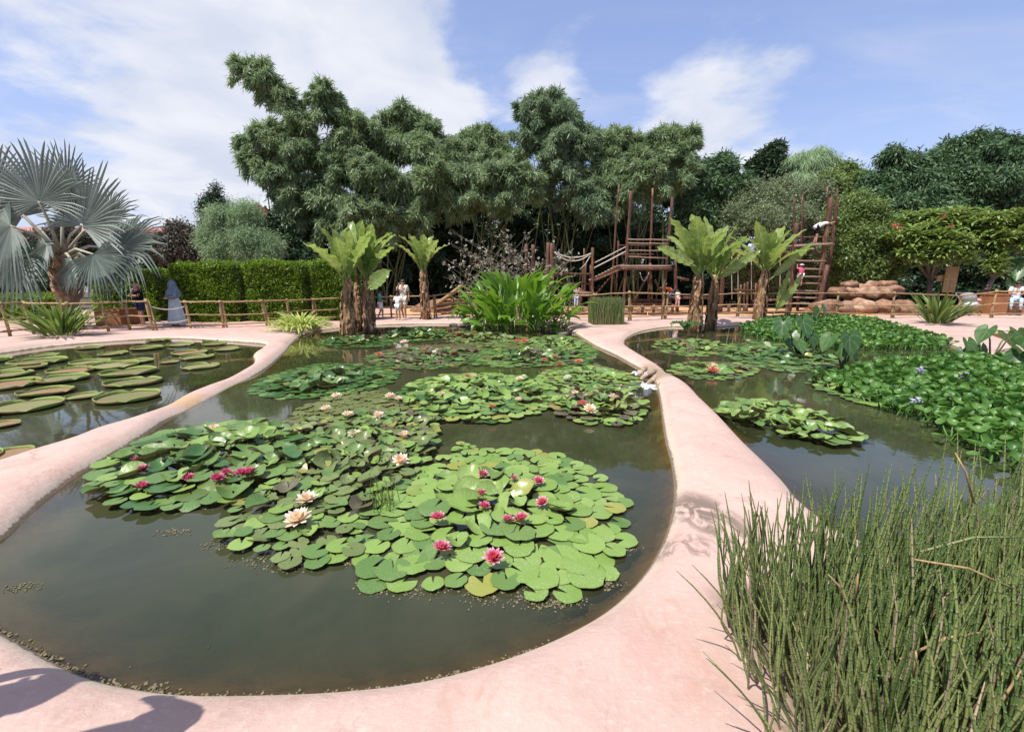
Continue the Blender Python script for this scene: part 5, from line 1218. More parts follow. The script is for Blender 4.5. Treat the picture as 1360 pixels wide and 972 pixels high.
taro('tall taro plant with upright heart shaped leaves between the two hyacinth mats', 1061, 472, [(1066, 425, .50, 1.0, -1.4, 0), (1082, 412, .36, 1.2, -1.0, .2), (1040, 428, .42, 1.1, -2.2, -.2), (1078, 445, .36, 1.2, -1.2, -.1), (1050, 445, .40, 1.0, -2.0, 0), (1060, 455, .35, .8, -1.5, -.2), (1092, 408, .3, 1.2, -.8, .2)])
taro('taro plant with one pale veined leaf in front of the far hyacinths', 1120, 492, [(1128, 447, .46, 1.25, -1.5, -.1), (1104, 448, .38, .9, -2.8, .1), (1118, 462, .30, 1.0, -2.0, 0), (1132, 468, .28, 1.1, -1.0, 0)])
taro('dark leaved taro by the right rim with its stalk leaning right', 1316, 478, [(1312, 438, .42, .9, -2.9, 0), (1345, 462, .38, .8, -.4, -.1), (1338, 445, .45, .7, .3, .3), (1303, 462, .35, 1.3, -1.2, 0), (1352, 440, .4, .7, .2, 0)])
taro('small taro sprouting at the right rim beside the dark leaved one', 1290, 478, [(1285, 455, .40, 1.1, -1.4, 0), (1293, 462, .28, 1.3, -1.9, 0), (1278, 465, .25, 1.1, -2.6, 0), (1300, 466, .25, 1.1, -.6, 0)])
taro('taro leaves reaching into the photo at its right edge', 1372, 492, [(1354, 472, .45, .9, -2.4, 0), (1362, 450, .5, .8, -1.8, 0), (1380, 440, .5, .8, -1.0, 0)])
taro('big leaved taro hanging in from the right edge over the seated man', 1380, 420, [(1352, 352, 1.0, .9, -2.3, 0), (1372, 330, 1.0, .7, -1.6, 0), (1345, 375, .8, 1.2, -1.8, -.1)])
# ================================================================== play structure
def at2(px, py, Y): return dp(px, py, Y)
ps_ = thing('climbing_frame', 'reddish log climbing frame with platform, stair bridge and rope rails behind the fence', 'climbing frame', (dp(850, 400, 24).x, 24, GZ))
def L(root, x0, y0, x1, y1, Y0, r=.07, mat='red_log', name='post', Y1=None):
    a, b = dp(x0, y0, Y0), dp(x1, y1, Y1 or Y0)
    if name in ('post', 'leg') and a.z < .5: a.z = GZ - .1
    return MB().log(a, b, r, 8).build(name, mat, root)
# tower: four tall poles and a platform
L(ps_, 828, 405, 838, 254, 23.4, .08); L(ps_, 880, 408, 893, 262, 23.4, .08)
L(ps_, 811, 402, 822, 245, 25.4, .055); L(ps_, 861, 400, 867, 250, 25.6, .06)
L(ps_, 818, 400, 821, 320, 24.6, .05); L(ps_, 866, 402, 864, 350, 24.2, .06)
L(ps_, 900, 408, 896, 345, 23.8, .09)
for (x0, y0, x1, y1) in [(834, 318, 890, 319), (834, 323, 888, 324), (836, 333, 886, 333), (835, 341, 884, 343)]: L(ps_, x0, y0, x1, y1, 23.3, .035, 'weathered_plank', 'rail')
for (y, Y) in ((326, 25.3), (338, 25.3)): L(ps_, 820, y, 868, y, Y, .035, 'red_log', 'rail')
L(ps_, 824, 357, 892, 357, 23.25, .085, 'red_log', 'beam'); L(ps_, 816, 357, 872, 357, 25.4, .075, 'red_log', 'beam')
for i in range(11):
    y_ = 23.3 + i * .2; a, b = dp(826, 353.5, 23.4), dp(890, 353.5, 23.4); a.y = b.y = y_
    MB().log(a, b, .055, 6).build('plank', 'weathered_plank', ps_)
for (x0, y0, x1, y1) in [(842, 400, 862, 362), (870, 372, 880, 392)]: L(ps_, x0, y0, x1, y1, 23.6, .06, name='brace')
ro = MB(); a, b = dp(850, 362, 23.5), dp(862, 362, 23.5)
ro.tube([a.lerp(b, i / 8) - Vector((0, 0, .42 * 4 * (i / 8) * (1 - i / 8))) for i in range(9)], .02, 5).build('rope', 'rope', ps_)
# stair bridge to the left
for i in range(9):
    f = i / 8; x0, y0 = 790 + (823 - 790) * f, 371 + (354 - 371) * f
    a = dp(x0 - 7, y0 + 1, 23.2); b = dp(x0 + 6, y0 - 2, 24.4); MB().log(a, b, .055, 6).build('step', 'weathered_plank', ps_)
for (x0, y0, x1, y1, Y) in [(787, 357, 831, 334, 23.2), (790, 349, 831, 328, 24.3)]: L(ps_, x0, y0, x1, y1, Y, .028, 'rope', 'handrail')
L(ps_, 786, 374, 824, 358, 23.2, .05, name='beam'); L(ps_, 780, 404, 812, 366, 24.0, .05, name='brace')
L(ps_, 787, 405, 787, 329, 23.2, .07); L(ps_, 784, 405, 785, 352, 24.4, .07); L(ps_, 773, 398, 776, 330, 25, .05); L(ps_, 776, 395, 778, 350, 24.8, .07)
# rope walk and log posts at the left
for (x0, y0, x1, y1, r) in [(727, 400, 728, 322, .10), (733, 405, 733, 323, .11), (699, 402, 699, 324, .09), (707, 402, 708, 325, .09)]: L(ps_, x0, y0, x1, y1, 24, r)
for sag in (.45, .75):
    a, b = dp(735, 334, 24), dp(786, 336, 24); MB().tube([a.lerp(b, i / 9) - Vector((0, 0, sag * 4 * (i / 9) * (1 - i / 9) * .6)) for i in range(10)], .03, 5).build('rope', 'rope', ps_)
a, b = dp(770, 358, 24), dp(784, 340, 24); MB().tube([a, a.lerp(b, .5) - Vector((0, 0, .1)), b], .022, 5).build('rope', 'rope', ps_)
L(ps_, 722, 363, 786, 364, 24, .05, name='beam'); L(ps_, 736, 376, 786, 377, 24.2, .05, name='beam'); L(ps_, 764, 389, 786, 390, 23.9, .09, 'weathered_plank', 'plank')
L(ps_, 770, 405, 771, 390, 23.9, .07)
# lower decks and the row of short posts at the right of the tower
for (x0, y0, x1, y1, Y, nm) in [(896, 368, 915, 372, 23.8, 'beam'), (830, 398, 878, 399, 24.3, 'beam'), (890, 395, 940, 396, 24.4, 'beam'), (838, 403, 880, 404, 23.9, 'beam')]: L(ps_, x0, y0, x1, y1, Y, .07, name=nm)
cr = thing('chain_fence', 'low dark posts with sagging chain on the sand behind the fence', 'chain rail', dp(860, 410, 22.6))
chn = [(838, 412, 22.6), (853, 412, 22.6), (868, 412, 22.6), (893, 412, 22.8), (953, 411, 22.8), (968, 411, 22.8), (990, 411, 22.8)]
for x, y, Y in chn:
    p = dp(x, y, Y); MB().log((p.x, p.y, GZ - .05), (p.x, p.y, GZ + .45), .075, 7).build('post', 'red_log', cr)
for i in (0, 1, 2, 4, 5):
    a, b = dp(chn[i][0], 405, chn[i][2]), dp(chn[i + 1][0], 405, chn[i][2]); a.z = b.z = GZ + .4
    MB().tube([a.lerp(b, k / 7) - Vector((0, 0, .22 * 4 * (k / 7) * (1 - k / 7))) for k in range(8)], .022, 5).build('chain', 'dark_stone', cr)
# ladder tower at the right
lt = thing('ladder_tower', 'tall reddish ladder tower with silvery rungs and bare poles, right of the banana plants', 'climbing tower', dp(1075, 405, 24))
L(lt, 1084, 408, 1104, 262, 23.5, .12); L(lt, 1086, 408, 1099, 352, 23.1, .11); L(lt, 1049, 408, 1058, 296, 23.5, .11); L(lt, 1094, 405, 1112, 270, 24.6, .09); L(lt, 1060, 405, 1067, 290, 24.8, .08)
L(lt, 1099, 300, 1099, 248, 23.6, .04); L(lt, 1110, 300, 1112, 250, 24.2, .04); L(lt, 1055, 330, 1054, 262, 23.7, .045); L(lt, 1064, 330, 1066, 258, 24.4, .04)
L(lt, 1055, 327, 1106, 324, 23.3, .06, 'weathered_plank', 'rung')
for (x0, x1, y) in [(1053, 1097, 346), (1060, 1091, 357), (1060, 1091, 367), (1058, 1089, 376), (1055, 1087, 386), (1054, 1086, 395), (1054, 1085, 403)]: L(lt, x0, y, x1, y + 1, 23.2, .045, 'weathered_plank', 'rung')
for y in (315, 335): L(lt, 1058, y, 1104, y, 24.6, .045, name='rail')
for i in range(7):
    a, b = dp(1058, 326, 23.4), dp(1104, 324, 23.4); a.y = b.y = 23.45 + i * .2; MB().log(a, b, .05, 6).build('plank', 'weathered_plank', lt)
# bridge between both
br = thing('log_bridge', 'high log beam bridge with hanging ropes between the two banana plants', 'bridge', dp(985, 400, 24))
L(br, 905, 336, 1056, 336, 24, .085, name='beam'); L(br, 905, 338, 1056, 338, 25, .085, name='beam'); L(br, 958, 405, 962, 336, 24, .11); L(br, 950, 400, 953, 338, 25, .08)
for (x, y) in [(988, 398), (992, 396), (1003, 398), (983, 400)]: L(br, x, 412, x + 1, y - 22, 24.2, .05)
for x in (972, 980, 998, 1036): L(br, x, 336, x, 398, 24.3, .018, 'rope', 'rope')
L(br, 975, 385, 1005, 386, 24.2, .06, name='beam'); L(br, 1000, 400, 1040, 398, 24.2, .06, name='beam')
# low timber ramp left of the big clump
rp = thing('timber_ramp', 'sloping log ramp on a brown mound behind the fence, left of the big clump', 'ramp', dp(595, 415, 22.5))
for i in range(5): 
    a, b = dp(572, 410, 22.5), dp(612, 380, 22.5); a.y = b.y = 22.6 + i * .25; a.z = max(a.z, GZ + .05); MB().log(a, b, .085, 7).build('log', 'weathered_plank' if i else 'pale_log', rp)
L(rp, 610, 412, 611, 384, 22.5, .08, name='post'); L(rp, 600, 412, 601, 392, 23.4, .08, name='post')
mnd = MB(); c = dp(600, 412, 24.2); mnd.ball((c.x, c.y, GZ - .1), 1.4, 16, 8, lump=.15, flat=(1.6, .8, .55)); tag(mnd.build('earth_mound', 'boulder'), kind='structure')

# ================================================================== rocks
rocks = [(1098, 398, 17, 0), (1122, 399, 13, 0), (1145, 399, 17, 0), (1171, 401, 16, 0), (1196, 397, 15, 0), (1214, 400, 13, 0), (1133, 389, 11, 1), (1112, 388, 11, 1), (1152, 388, 13, 1), (1175, 388, 13, 1), (1158, 380, 10, 2), (1172, 379, 9, 2), (1128, 380, 10, 2), (1190, 385, 9, 1), (1142, 382, 8, 2), (1184, 378, 7, 2)]
rows_ = {0: [], 1: [], 2: []}
for r_ in rocks: rows_[r_[3]].append(r_)
ordn = ['first', 'second', 'third', 'fourth', 'fifth', 'sixth']
for rw, nm in ((0, 'bottom'), (1, 'middle'), (2, 'top')):
    for k, (x, y, rp_, _) in enumerate(sorted(rows_[rw])):
        Y = 22.4 + rw * .55 + rnd.uniform(-.1, .1); c = dp(x, y, Y); rr = rp_ * mpp(x, y, Y) * 1.02
        if rw == 0: c.z = GZ + rr * .45
        o_ = MB().ball(c, rr, 16, 10, lump=.55, flat=(1.12, .85, .66), seed=int(x)).build('boulder', 'boulder', loc=c)
        tag(o_, f'rounded reddish boulder, {ordn[k]} from the left in the {nm} row of the rock pile', 'boulder')
for i, (x, y, r_) in enumerate([(603, 432, 6), (614, 433, 5), (625, 434, 6), (636, 435, 6), (647, 436, 6), (620, 429, 5), (607, 428, 5), (634, 431, 5), (655, 433, 6), (735, 441, 8), (748, 444, 7), (737, 450, 6)]):
    c = gp(x, y, .03); o_ = MB().ball(c, r_ * mpp(x, y, c.y), 10, 7, lump=.5, flat=(1, .8, .5), seed=i).build('pond_stone', 'dark_stone', loc=c)
    tag(o_, 'small dark stone on the middle pond\'s back rim, ' + {0: 'first in the front row', 1: 'second in the front row', 2: 'third in the front row', 3: 'fourth in the front row', 4: 'fifth in the front row', 5: 'middle of three behind', 6: 'leftmost of three behind', 7: 'rightmost of three behind', 8: 'nearest the leafy clump', 9: 'just right of the leafy clump', 10: 'farthest right', 11: 'nearest the lilies'}[i], 'stone', 'dark stones along the back rim of the middle pond')
# spillway lip and foam
for i, (x, y, r_) in enumerate([(857, 489, 11), (866, 495, 12), (876, 502, 13), (884, 510, 14)]):
    c = gp(x, y, .0); MB
for i, (x0, y0, x1, y1) in enumerate([(846, 500, 872, 484), (850, 505, 880, 491), (858, 511, 892, 498), (868, 518, 902, 505)]):
    a, b = gp(x0, y0, -.02), gp(x1, y1, .0); m = a.lerp(b, .5) + Vector((0, 0, .05))
    o_ = MB().tube([a, a.lerp(m, .5) + Vector((0, 0, .02)), m, m.lerp(b, .5) + Vector((0, 0, .01)), b], [.03, .05, .06, .05, .03], 10, wob=.1).build('spillway_ridge', 'ridge_plaster', loc=m)
    tag(o_, ['farthest', 'second farthest', 'second nearest', 'nearest'][i] + ' rounded ridge of the small spillway between the middle and right ponds', 'spillway ridge')
fo = []
for (x, y, n_, sx) in [(858, 495, 40, .16), (862, 513, 60, .16), (850, 512, 40, .22), (838, 508, 14, .2)]:
    c = gp(x, y, .004)
    for _ in range(n_): fo.append((c.x + rnd.gauss(0, sx), c.y + rnd.gauss(0, .09), .004))
fo = np.array(fo); o_ = joined('water_foam', MB().ball((0, 0, 0), 1, 8, 4, flat=(1, .55, .2)).mesh('foam_bit', 'foam'), fo, np.c_[np.zeros(len(fo)), np.zeros(len(fo)), rng.uniform(-.5, .5, len(fo))], rng.uniform(.015, .07, len(fo)), 'foam', None); tag(o_, kind='stuff')

# ================================================================== sign, planters, far building
sg = thing('sign_board', 'tilted light wooden sign board with two framed panels standing before the frangipani trunk', 'sign board', dp(1256, 415, 23))
a, b, c, d = dp(1252, 388, 23), dp(1268, 388, 23), dp(1275, 354, 23.3), dp(1258, 354, 23.3)
def slab(p, th, name, mat, parent, push=0.0):
    n = (p[1] - p[0]).cross(p[3] - p[0]).normalized()
    if n.y > 0: n = -n
    q = [v + n * push for v in p]; MBx = MB(); vs = q + [v - n * th for v in q]
    MBx.add(vs, [(0, 1, 2, 3), (7, 6, 5, 4), (0, 4, 5, 1), (1, 5, 6, 2), (2, 6, 7, 3), (3, 7, 4, 0)]); return MBx.build(name, mat, parent, smooth=False)
slab([a, b, c, d], .06, 'board', 'sign_wood', sg)
def sub(u0, v0, u1, v1): return [a.lerp(b, u).lerp(d.lerp(c, u), v) for u, v in ((u0, v0), (u1, v0), (u1, v1), (u0, v1))]
slab(sub(.08, .55, .92, .95), .02, 'upper_panel', 'sign_panel', sg, .02); slab(sub(.10, .06, .44, .46), .02, 'lower_panel', 'sign_panel', sg, .02); slab(sub(.54, .06, .90, .46), .02, 'lower_panel', 'sign_panel', sg, .02)
slab(sub(.47, .04, .51, .5), .04, 'divider', 'sign_wood', sg, .03)
bt = [dp(1244, 374, 23.3), dp(1256, 374, 23.3), dp(1256, 366, 23.3), dp(1246, 366, 23.3)]; slab(bt, .05, 'side_board', 'sign_panel', sg)
p = dp(1261, 388, 23.1); MB().log((p.x, 23.15, GZ - .05), p + Vector((0, .1, .2)), .05).build('leg', 'sign_wood', sg)
def planter(label, x0, x1, ytop, ybot, Y, dep=.9):
    a, b = dp(x0, ytop, Y), dp(x1, ytop, Y); H = a.z - GZ; w_ = b.x - a.x
    root = thing('planter_box', label, 'planter', ((a.x + b.x) / 2, Y + dep / 2, GZ))
    c = Vector(((a.x + b.x) / 2, Y + dep / 2, GZ + H / 2)); MB().box(c, (w_, dep, H), bev=.03).build('box', 'terracotta', root, smooth=False)
    MB().box(c + Vector((0, 0, H / 2)), (w_ + .06, dep + .06, .06)).build('rim', 'terracotta', root, smooth=False)
    return root
planter('orange brown masonry planter behind the left fence under the palm', 124, 158, 412, 437, 16.6)
planter('orange masonry block the man in a white shirt sits beside, far right', 1322, 1342, 391, 412, 21.6, .8)
bd = thing('white_building', 'white building with a red tiled roof glimpsed through the palm fronds', 'building', dp(130, 350, 60))
c = dp(140, 345, 60); MB().box((c.x, 62, 3), (22, 6, 8)).build('wall', 'building_white', bd, smooth=False); MB().box((c.x, 62, 7.6), (23, 7, 1.2), bev=.5).build('roof', 'roof_red', bd, smooth=False)
for i in range(5): MB().box((c.x - 8 + i * 4, 58.97, 5.0), (1.3, .12, 1.5)).build('window', 'cloth_navy', bd, smooth=False)

# ================================================================== people
def skin_obj(name, verts, edges, radii, mat, parent, root=0, lv=1):
    me = bpy.data.meshes.new(name); bm = bmesh.new(); lay = bm.verts.layers.skin.verify(); o = wl(parent)
    vs = [bm.verts.new(Vector(v) - o) for v in verts]
    for v, r in zip(vs, radii): v[lay].radius = (r, r) if not isinstance(r, tuple) else r
    vs[root][lay].use_root = True
    for a, b in edges: bm.edges.new((vs[a], vs[b]))
    bm.to_mesh(me); bm.free(); me.materials.append(MATS[mat]); ob = link(bpy.data.objects.new(name, me), parent)
    s = ob.modifiers.new('skin', 'SKIN'); s.use_smooth_shade = True
    q = ob.modifiers.new('sub', 'SUBSURF'); q.levels = lv; q.render_levels = lv
    return ob
def person(label, foot, H, face, J, shirt, trousers, skin='skin', hair='hair', shorts=False, hat=None, dress=None, sleeves='short', hood=None):
    """J: joints in units of body height, x right of the person, y forward, z up from the foot point"""
    D_ = dict(pel=(0, 0, .52), che=(0, .0, .72), nek=(0, 0, .83), hed=(0, .01, .89), crn=(0, .0, .955),
              shL=(-.105, 0, .80), elL=(-.135, -.01, .63), haL=(-.14, .03, .49), shR=(.105, 0, .80), elR=(.135, -.01, .63), haR=(.14, .03, .49),
              hiL=(-.055, 0, .50), knL=(-.06, .01, .28), anL=(-.06, -.01, .04), toL=(-.065, .09, .02), hiR=(.055, 0, .50), knR=(.06, .01, .28), anR=(.06, -.01, .04), toR=(.065, .09, .02))
    D_.update(J); ca, sa = math.cos(face), math.sin(face); f0 = Vector(foot)
    P = {k: f0 + Vector((ca * v[0] - sa * v[1], sa * v[0] + ca * v[1], v[2])) * H for k, v in D_.items()}
    root = thing('person', label, 'person', foot)
    K = ['pel', 'che', 'nek', 'hed', 'crn', 'shL', 'elL', 'haL', 'shR', 'elR', 'haR', 'hiL', 'knL', 'anL', 'toL', 'hiR', 'knR', 'anR', 'toR']
    R = dict(pel=.075, che=.078, nek=.032, hed=.058, crn=.046, shL=.036, elL=.026, haL=.020, shR=.036, elR=.026, haR=.020, hiL=.055, knL=.036, anL=.024, toL=.022, hiR=.055, knR=.036, anR=.024, toR=.022)
    E = [('pel', 'che'), ('che', 'nek'), ('nek', 'hed'), ('hed', 'crn'), ('che', 'shL'), ('shL', 'elL'), ('elL', 'haL'), ('che', 'shR'), ('shR', 'elR'), ('elR', 'haR'), ('pel', 'hiL'), ('hiL', 'knL'), ('knL', 'anL'), ('anL', 'toL'), ('pel', 'hiR'), ('hiR', 'knR'), ('knR', 'anR'), ('anR', 'toR')]
    vs = [P[k] for k in K]; ra = [R[k] * H for k in K]; ed = [(K.index(a), K.index(b)) for a, b in E]
    for s_ in 'LR':                                   # hands: a short palm, four fingers and a thumb
        h = P['ha' + s_]; d = (h - P['el' + s_]).normalized(); sd = d.cross(Vector((sa, -ca, .2))).normalized(); i0 = len(vs); hi_ = K.index('ha' + s_)
        vs.append(h + d * .03 * H); ra.append(.016 * H); ed.append((hi_, i0))
        for q in (-1.5, -.5, .5, 1.5): vs.append(h + d * (.068 - abs(q) * .006) * H + sd * q * .009 * H); ra.append(.005 * H); ed.append((i0, len(vs) - 1))
        vs.append(h + d * .025 * H + sd * .03 * H); ra.append(.006 * H); ed.append((hi_, len(vs) - 1))
    fw = Vector((-sa, ca, 0)); body = skin_obj('body', vs, ed, ra, skin, root, 0, 1)
    # face: nose, eyes, ears
    hd = P['hed']; up = (P['crn'] - P['hed']).normalized(); rt_ = fw.cross(up).normalized(); fw2 = up.cross(rt_).normalized() * 1
    if fw2.dot(fw) < 0: fw2 = -fw2
    if hood is None:
        MB().ball(hd + fw2 * .062 * H - up * .0 * H, .011 * H, 6, 5).ball(hd + rt_ * .055 * H, .013 * H, 6, 5, flat=(.6, 1, 1)).ball(hd - rt_ * .055 * H, .013 * H, 6, 5, flat=(.6, 1, 1)).build('face', skin, root)
        MB().ball(hd + fw2 * .055 * H + rt_ * .02 * H + up * .018 * H, .006 * H, 6, 4).ball(hd + fw2 * .055 * H - rt_ * .02 * H + up * .018 * H, .006 * H, 6, 4).build('eyes', 'hair', root)
        MB().ball(hd + up * .032 * H - fw2 * .014 * H, .064 * H, 12, 8, flat=(1, 1, .95)).build('hair', hair, root)
    if hat:
        o1 = hd + up * .05 * H; MB().ball(o1, .066 * H, 12, 6, flat=(1, 1, .8)).tube([o1 - up * .004 * H, o1 + up * .008 * H], [.105 * H, .095 * H], 14).build('hat', hat, root)
    kk = ['pel', 'che', 'nek', 'shL', 'elL', 'shR', 'elR']; m5 = lambda a, b, t: P[a].lerp(P[b], t)
    tv = [m5('pel', 'che', -.15), m5('pel', 'che', .45), P['che'], m5('che', 'nek', .75), P['shL'], m5('shL', 'elL', .75 if sleeves == 'short' else 1), P['shR'], m5('shR', 'elR', .75 if sleeves == 'short' else 1)]
    tr = [.088, .085, .092, .05, .048, .044, .048, .044]; te = [(0, 1), (1, 2), (2, 3), (2, 4), (4, 5), (2, 6), (6, 7)]
    if sleeves == 'long': tv += [m5('elL', 'haL', .9), m5('elR', 'haR', .9)]; tr += [.032, .032]; te += [(5, 8), (7, 9)]
    skin_obj('shirt', tv, te, [r * H for r in tr], shirt, root, 1, 1)
    if dress:
        b = MB(); c0 = m5('pel', 'che', .5); zb = P['anL'].z + .02 * H; rows = []
        for i, (f, r) in enumerate(((0, .10), (.2, .12), (.45, .14), (.75, .165), (1, .19))):
            z = c0.z + (zb - c0.z) * f; cx = c0.x + ((P['anL'].x + P['anR'].x) / 2 - c0.x) * f; cy = c0.y + ((P['anL'].y + P['anR'].y) / 2 - c0.y) * f
            for k in range(20):
                th = 2 * math.pi * k / 20; q = r * H * (1 + .09 * f * math.sin(th * 7)); b_ = (cx + q * math.cos(th), cy + q * .75 * math.sin(th), z); rows.append(b_)
        b.add(rows, [(i * 20 + k, (i + 1) * 20 + k, (i + 1) * 20 + (k + 1) % 20, i * 20 + (k + 1) % 20) for i in range(4) for k in range(20)]); b.build('dress', dress, root)
    elif trousers:
        e_ = .95 if not shorts else .0; ll = [P['pel'], P['hiL'], P['hiR'], m5('hiL', 'knL', .85) if shorts else P['knL'], m5('hiR', 'knR', .85) if shorts else P['knR']]; lr = [.09, .068, .068, .056, .056]; le = [(0, 1), (0, 2), (1, 3), (2, 4)]
        if not shorts: ll += [m5('knL', 'anL', .9), m5('knR', 'anR', .9)]; lr = [.09, .066, .066, .048, .048, .036, .036]; le += [(3, 5), (4, 6)]
        skin_obj('shorts' if shorts else 'trousers', ll, le, [r * H for r in lr], trousers, root, 0, 1)
    if hood:
        MB().ball(hd + up * .01 * H, .082 * H, 12, 9, flat=(.95, 1, 1.25)).tube([hd, P['nek'], m5('che', 'nek', .3), m5('pel', 'che', .6)], [.075 * H, .09 * H, .135 * H, .15 * H], 14).build('headscarf', hood, root)
    return root
walkJ = dict(knL=(-.05, .07, .28), anL=(-.055, .06, .04), toL=(-.06, .15, .03), anR=(.05, -.10, .05), toR=(.05, -.02, .02))
person('man in a cream shirt and pale shorts touching his face behind the fence, middle left', gp(537, 423, GZ), 1.72, math.pi * .98, dict(walkJ, elR=(.16, .04, .68), haR=(.06, .13, .84)), 'cloth_cream', 'cloth_cream', shorts=True)
person('child in a white outfit standing in front of the man in the cream shirt', gp(532, 424, GZ) + Vector((0, -.35, 0)), 1.16, math.pi * .9, dict(elR=(.15, .05, .66), haR=(.16, .14, .72)), 'cloth_white', 'cloth_white', shorts=True)
person('child in a teal shirt and white shorts walking left of the cream shirted man', gp(506, 423, GZ), 1.25, -math.pi * .42, dict(walkJ, haR=(.12, .16, .60), haL=(-.12, .16, .60)), 'cloth_teal', 'cloth_white', shorts=True)
person('woman in a black top and denim shorts carrying a baby, left behind the fence', gp(163, 436, GZ) + Vector((0, .9, 0)), 1.66, math.pi * .8, dict(elR=(.15, .05, .66), haR=(-.02, .15, .68), elL=(-.15, .05, .66), haL=(.04, .15, .66)), 'cloth_black', 'cloth_navy', shorts=True)
person('baby held in the arms of the woman in the black top', gp(163, 436, GZ) + Vector((.10, .70, 1.02)), .62, math.pi, dict(anL=(-.10, .2, .40), toL=(-.10, .25, .38), knL=(-.10, .18, .5), anR=(.10, .2, .40), toR=(.1, .25, .38), knR=(.1, .18, .5)), 'cloth_rose', 'cloth_rose')
person('woman in a long pale blue dress and dark grey blue headscarf by the rope gap', gp(217, 436, GZ) + Vector((0, .7, 0)), 1.66, math.pi * .85, dict(elR=(.15, .06, .64), haR=(.03, .16, .62), elL=(-.15, .06, .64), haL=(-.03, .16, .62)), 'cloth_bluegrey', None, dress='cloth_paleblue', sleeves='long', hood='cloth_bluegrey')
sitJ = dict(pel=(0, 0, .05), che=(0, .04, .25), nek=(0, .07, .36), hed=(0, .09, .42), crn=(0, .09, .485), shL=(-.105, .05, .33), elL=(-.14, .12, .20), haL=(-.10, .25, .18), shR=(.105, .05, .33), elR=(.14, .12, .20), haR=(.10, .25, .18),
            hiL=(-.06, .03, .04), knL=(-.09, .25, .08), anL=(-.09, .26, -.15), toL=(-.09, .33, -.17), hiR=(.06, .03, .04), knR=(.09, .25, .08), anR=(.09, .26, -.15), toR=(.09, .33, -.17))
person('child in a light blue shirt sitting on the high log bridge with legs hanging down', dp(998, 336, 23.9), 1.25, math.pi * .85, sitJ, 'cloth_lightblue', 'cloth_jeans', shorts=True)
bendJ = dict(pel=(0, -.05, .50), che=(0, .12, .62), nek=(0, .22, .65), hed=(0, .29, .65), crn=(0, .34, .68), shL=(-.1, .18, .64), elL=(-.12, .30, .62), haL=(-.12, .42, .66), shR=(.1, .18, .64), elR=(.12, .30, .62), haR=(.12, .42, .66), knL=(-.06, .06, .29), knR=(.06, .0, .27))
person('man in a white shirt and black shorts bending on top of the ladder tower', dp(1082, 325, 23.6), 1.62, -math.pi * .5, bendJ, 'cloth_white', 'cloth_black', shorts=True)
climbJ = dict(knL=(-.07, .14, .34), anL=(-.06, .02, .17), toL=(-.06, .1, .15), elL=(-.14, .10, .78), haL=(-.11, .16, .92), elR=(.14, .10, .74), haR=(.11, .17, .86))
person('child in a pink shirt and cream sun hat climbing the ladder', dp(1062, 380, 22.9), 1.10, 0.0, climbJ, 'cloth_pink', 'cloth_white', shorts=True, hat='cloth_cream')
person('child in grey leaning at the rope walk between fence posts', dp(765, 408, 23.4) * 1, 1.05, math.pi, dict(elL=(-.15, .06, .70), haL=(-.05, .14, .80)), 'cloth_grey', 'cloth_lightblue', skin='skin_light')
person('child in a rose pink shirt behind the one in grey on the low deck', dp(771, 401, 24.4), 1.1, math.pi * .7, dict(bendJ), 'cloth_rose', 'cloth_rose')
person('child in orange with a white sun hat under the play platform', dp(890, 404, 24.6), 1.35, math.pi * .5, dict(bendJ, hed=(0, .25, .72), crn=(0, .28, .78)), 'cloth_orange', 'cloth_jeans', hat='cloth_white')
person('child in rose trousers standing low behind the fence left of the pale banana', dp(899, 409, 23.4), .95, math.pi * 1.1, dict(walkJ), 'cloth_white', 'cloth_rose')
benchJ = dict(pel=(0, 0, .30), che=(0, .05, .50), nek=(0, .10, .61), hed=(0, .14, .67), crn=(0, .15, .735), shL=(-.105, .08, .58), elL=(-.15, .14, .44), haL=(-.06, .26, .42), shR=(.105, .08, .58), elR=(.15, .14, .44), haR=(.06, .26, .42),
              hiL=(-.06, .03, .28), knL=(-.09, .26, .29), anL=(-.09, .28, .04), toL=(-.09, .36, .02), hiR=(.06, .03, .28), knR=(.09, .26, .29), anR=(.09, .30, .04), toR=(.09, .38, .02))
person('man in a white shirt and pale blue trousers sitting bent forward at the far right', dp(1344, 411, 21.8), 1.75, math.pi * .8, benchJ, 'cloth_white', 'cloth_lightblue')
person('woman in rose sitting on the ledge left of the orange block, legs stretched', dp(1298, 411, 22.4), 1.6, -math.pi * .85, dict(benchJ, anL=(-.09, .42, .05), toL=(-.09, .46, .10), anR=(.09, .44, .05), toR=(.09, .48, .10)), 'cloth_black', 'cloth_rose')
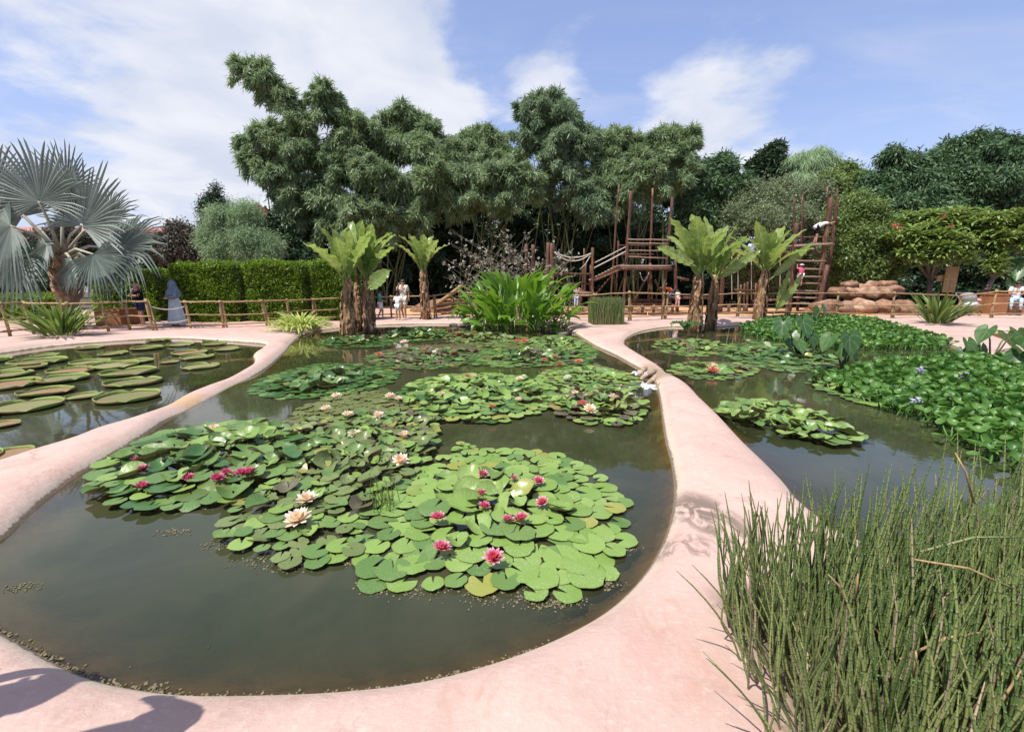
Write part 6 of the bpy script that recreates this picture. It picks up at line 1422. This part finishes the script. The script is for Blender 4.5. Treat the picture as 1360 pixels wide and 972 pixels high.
# ledge for the seated people and a stroller beside
lg = MB(); a, b = dp(1276, 405, 22.6), dp(1322, 405, 22.6); lg.box(((a.x + b.x) / 2, 22.7, GZ + .2), (b.x - a.x, .6, .4), bev=.04); tag(lg.build('stone_ledge', 'boulder', smooth=False), 'low reddish ledge the woman in rose sits on', 'ledge')
l2 = MB(); a, b = dp(1338, 405, 21.9), dp(1362, 405, 21.9); l2.box(((a.x + b.x) / 2, 22.15, GZ + .22), (b.x - a.x, .5, .44), bev=.04); tag(l2.build('stone_ledge', 'boulder', smooth=False), 'low reddish ledge under the seated man at the right edge', 'ledge')
stc = dp(1284, 410, 21.9); stc.z = GZ
st = thing('stroller', 'baby stroller with grey hood parked beside the slanting trunk, right', 'stroller', stc)
MB().ball(stc + Vector((0, .05, .80)), .33, 12, 8, flat=(.9, 1.1, .8)).build('hood', 'cloth_grey', st)
MB().box(stc + Vector((0, -.05, .5)), (.42, .6, .22), bev=.06).build('seat', 'cloth_lilac', st)
fr_ = MB()
for sx in (-.24, .24): fr_.tube([stc + Vector((sx, -.4, .1)), stc + Vector((sx, .0, .5)), stc + Vector((sx, .45, 1.02))], .016, 6); fr_.tube([stc + Vector((sx, .35, .1)), stc + Vector((sx, .0, .5))], .016, 6)
fr_.tube([stc + Vector((-.24, .45, 1.02)), stc + Vector((.24, .45, 1.02))], .02, 6); fr_.build('frame', 'cloth_grey', st)
for sx in (-.24, .24):
    for sy in (-.4, .35):
        c = stc + Vector((sx, sy, .1)); MB().tube([c + Vector((.10 * math.cos(q * math.pi / 6) * 0, .10 * math.cos(q * math.pi / 6), .10 * math.sin(q * math.pi / 6))) for q in range(13)], .018, 5).build('wheel', 'cloth_black', st)
# visitors standing beside the camera: only their shadow falls into the picture, at the lower left
person('visitor standing just outside the lower left of the photo, casting the shadow on the rim', (-2.05, .95, GZ), 1.72, 0.3, dict(elR=(.20, .06, .66), haR=(.06, .12, .74)), 'cloth_navy', 'cloth_jeans')

person('visitor with folded arms outside the lower left of the photo, seen only by a shadow', (-2.65, 1.12, GZ), 1.66, 0.9, dict(elR=(.19, .06, .66), haR=(-.02, .13, .68), elL=(-.19, .06, .66), haL=(.02, .13, .66)), 'cloth_white', 'cloth_black')
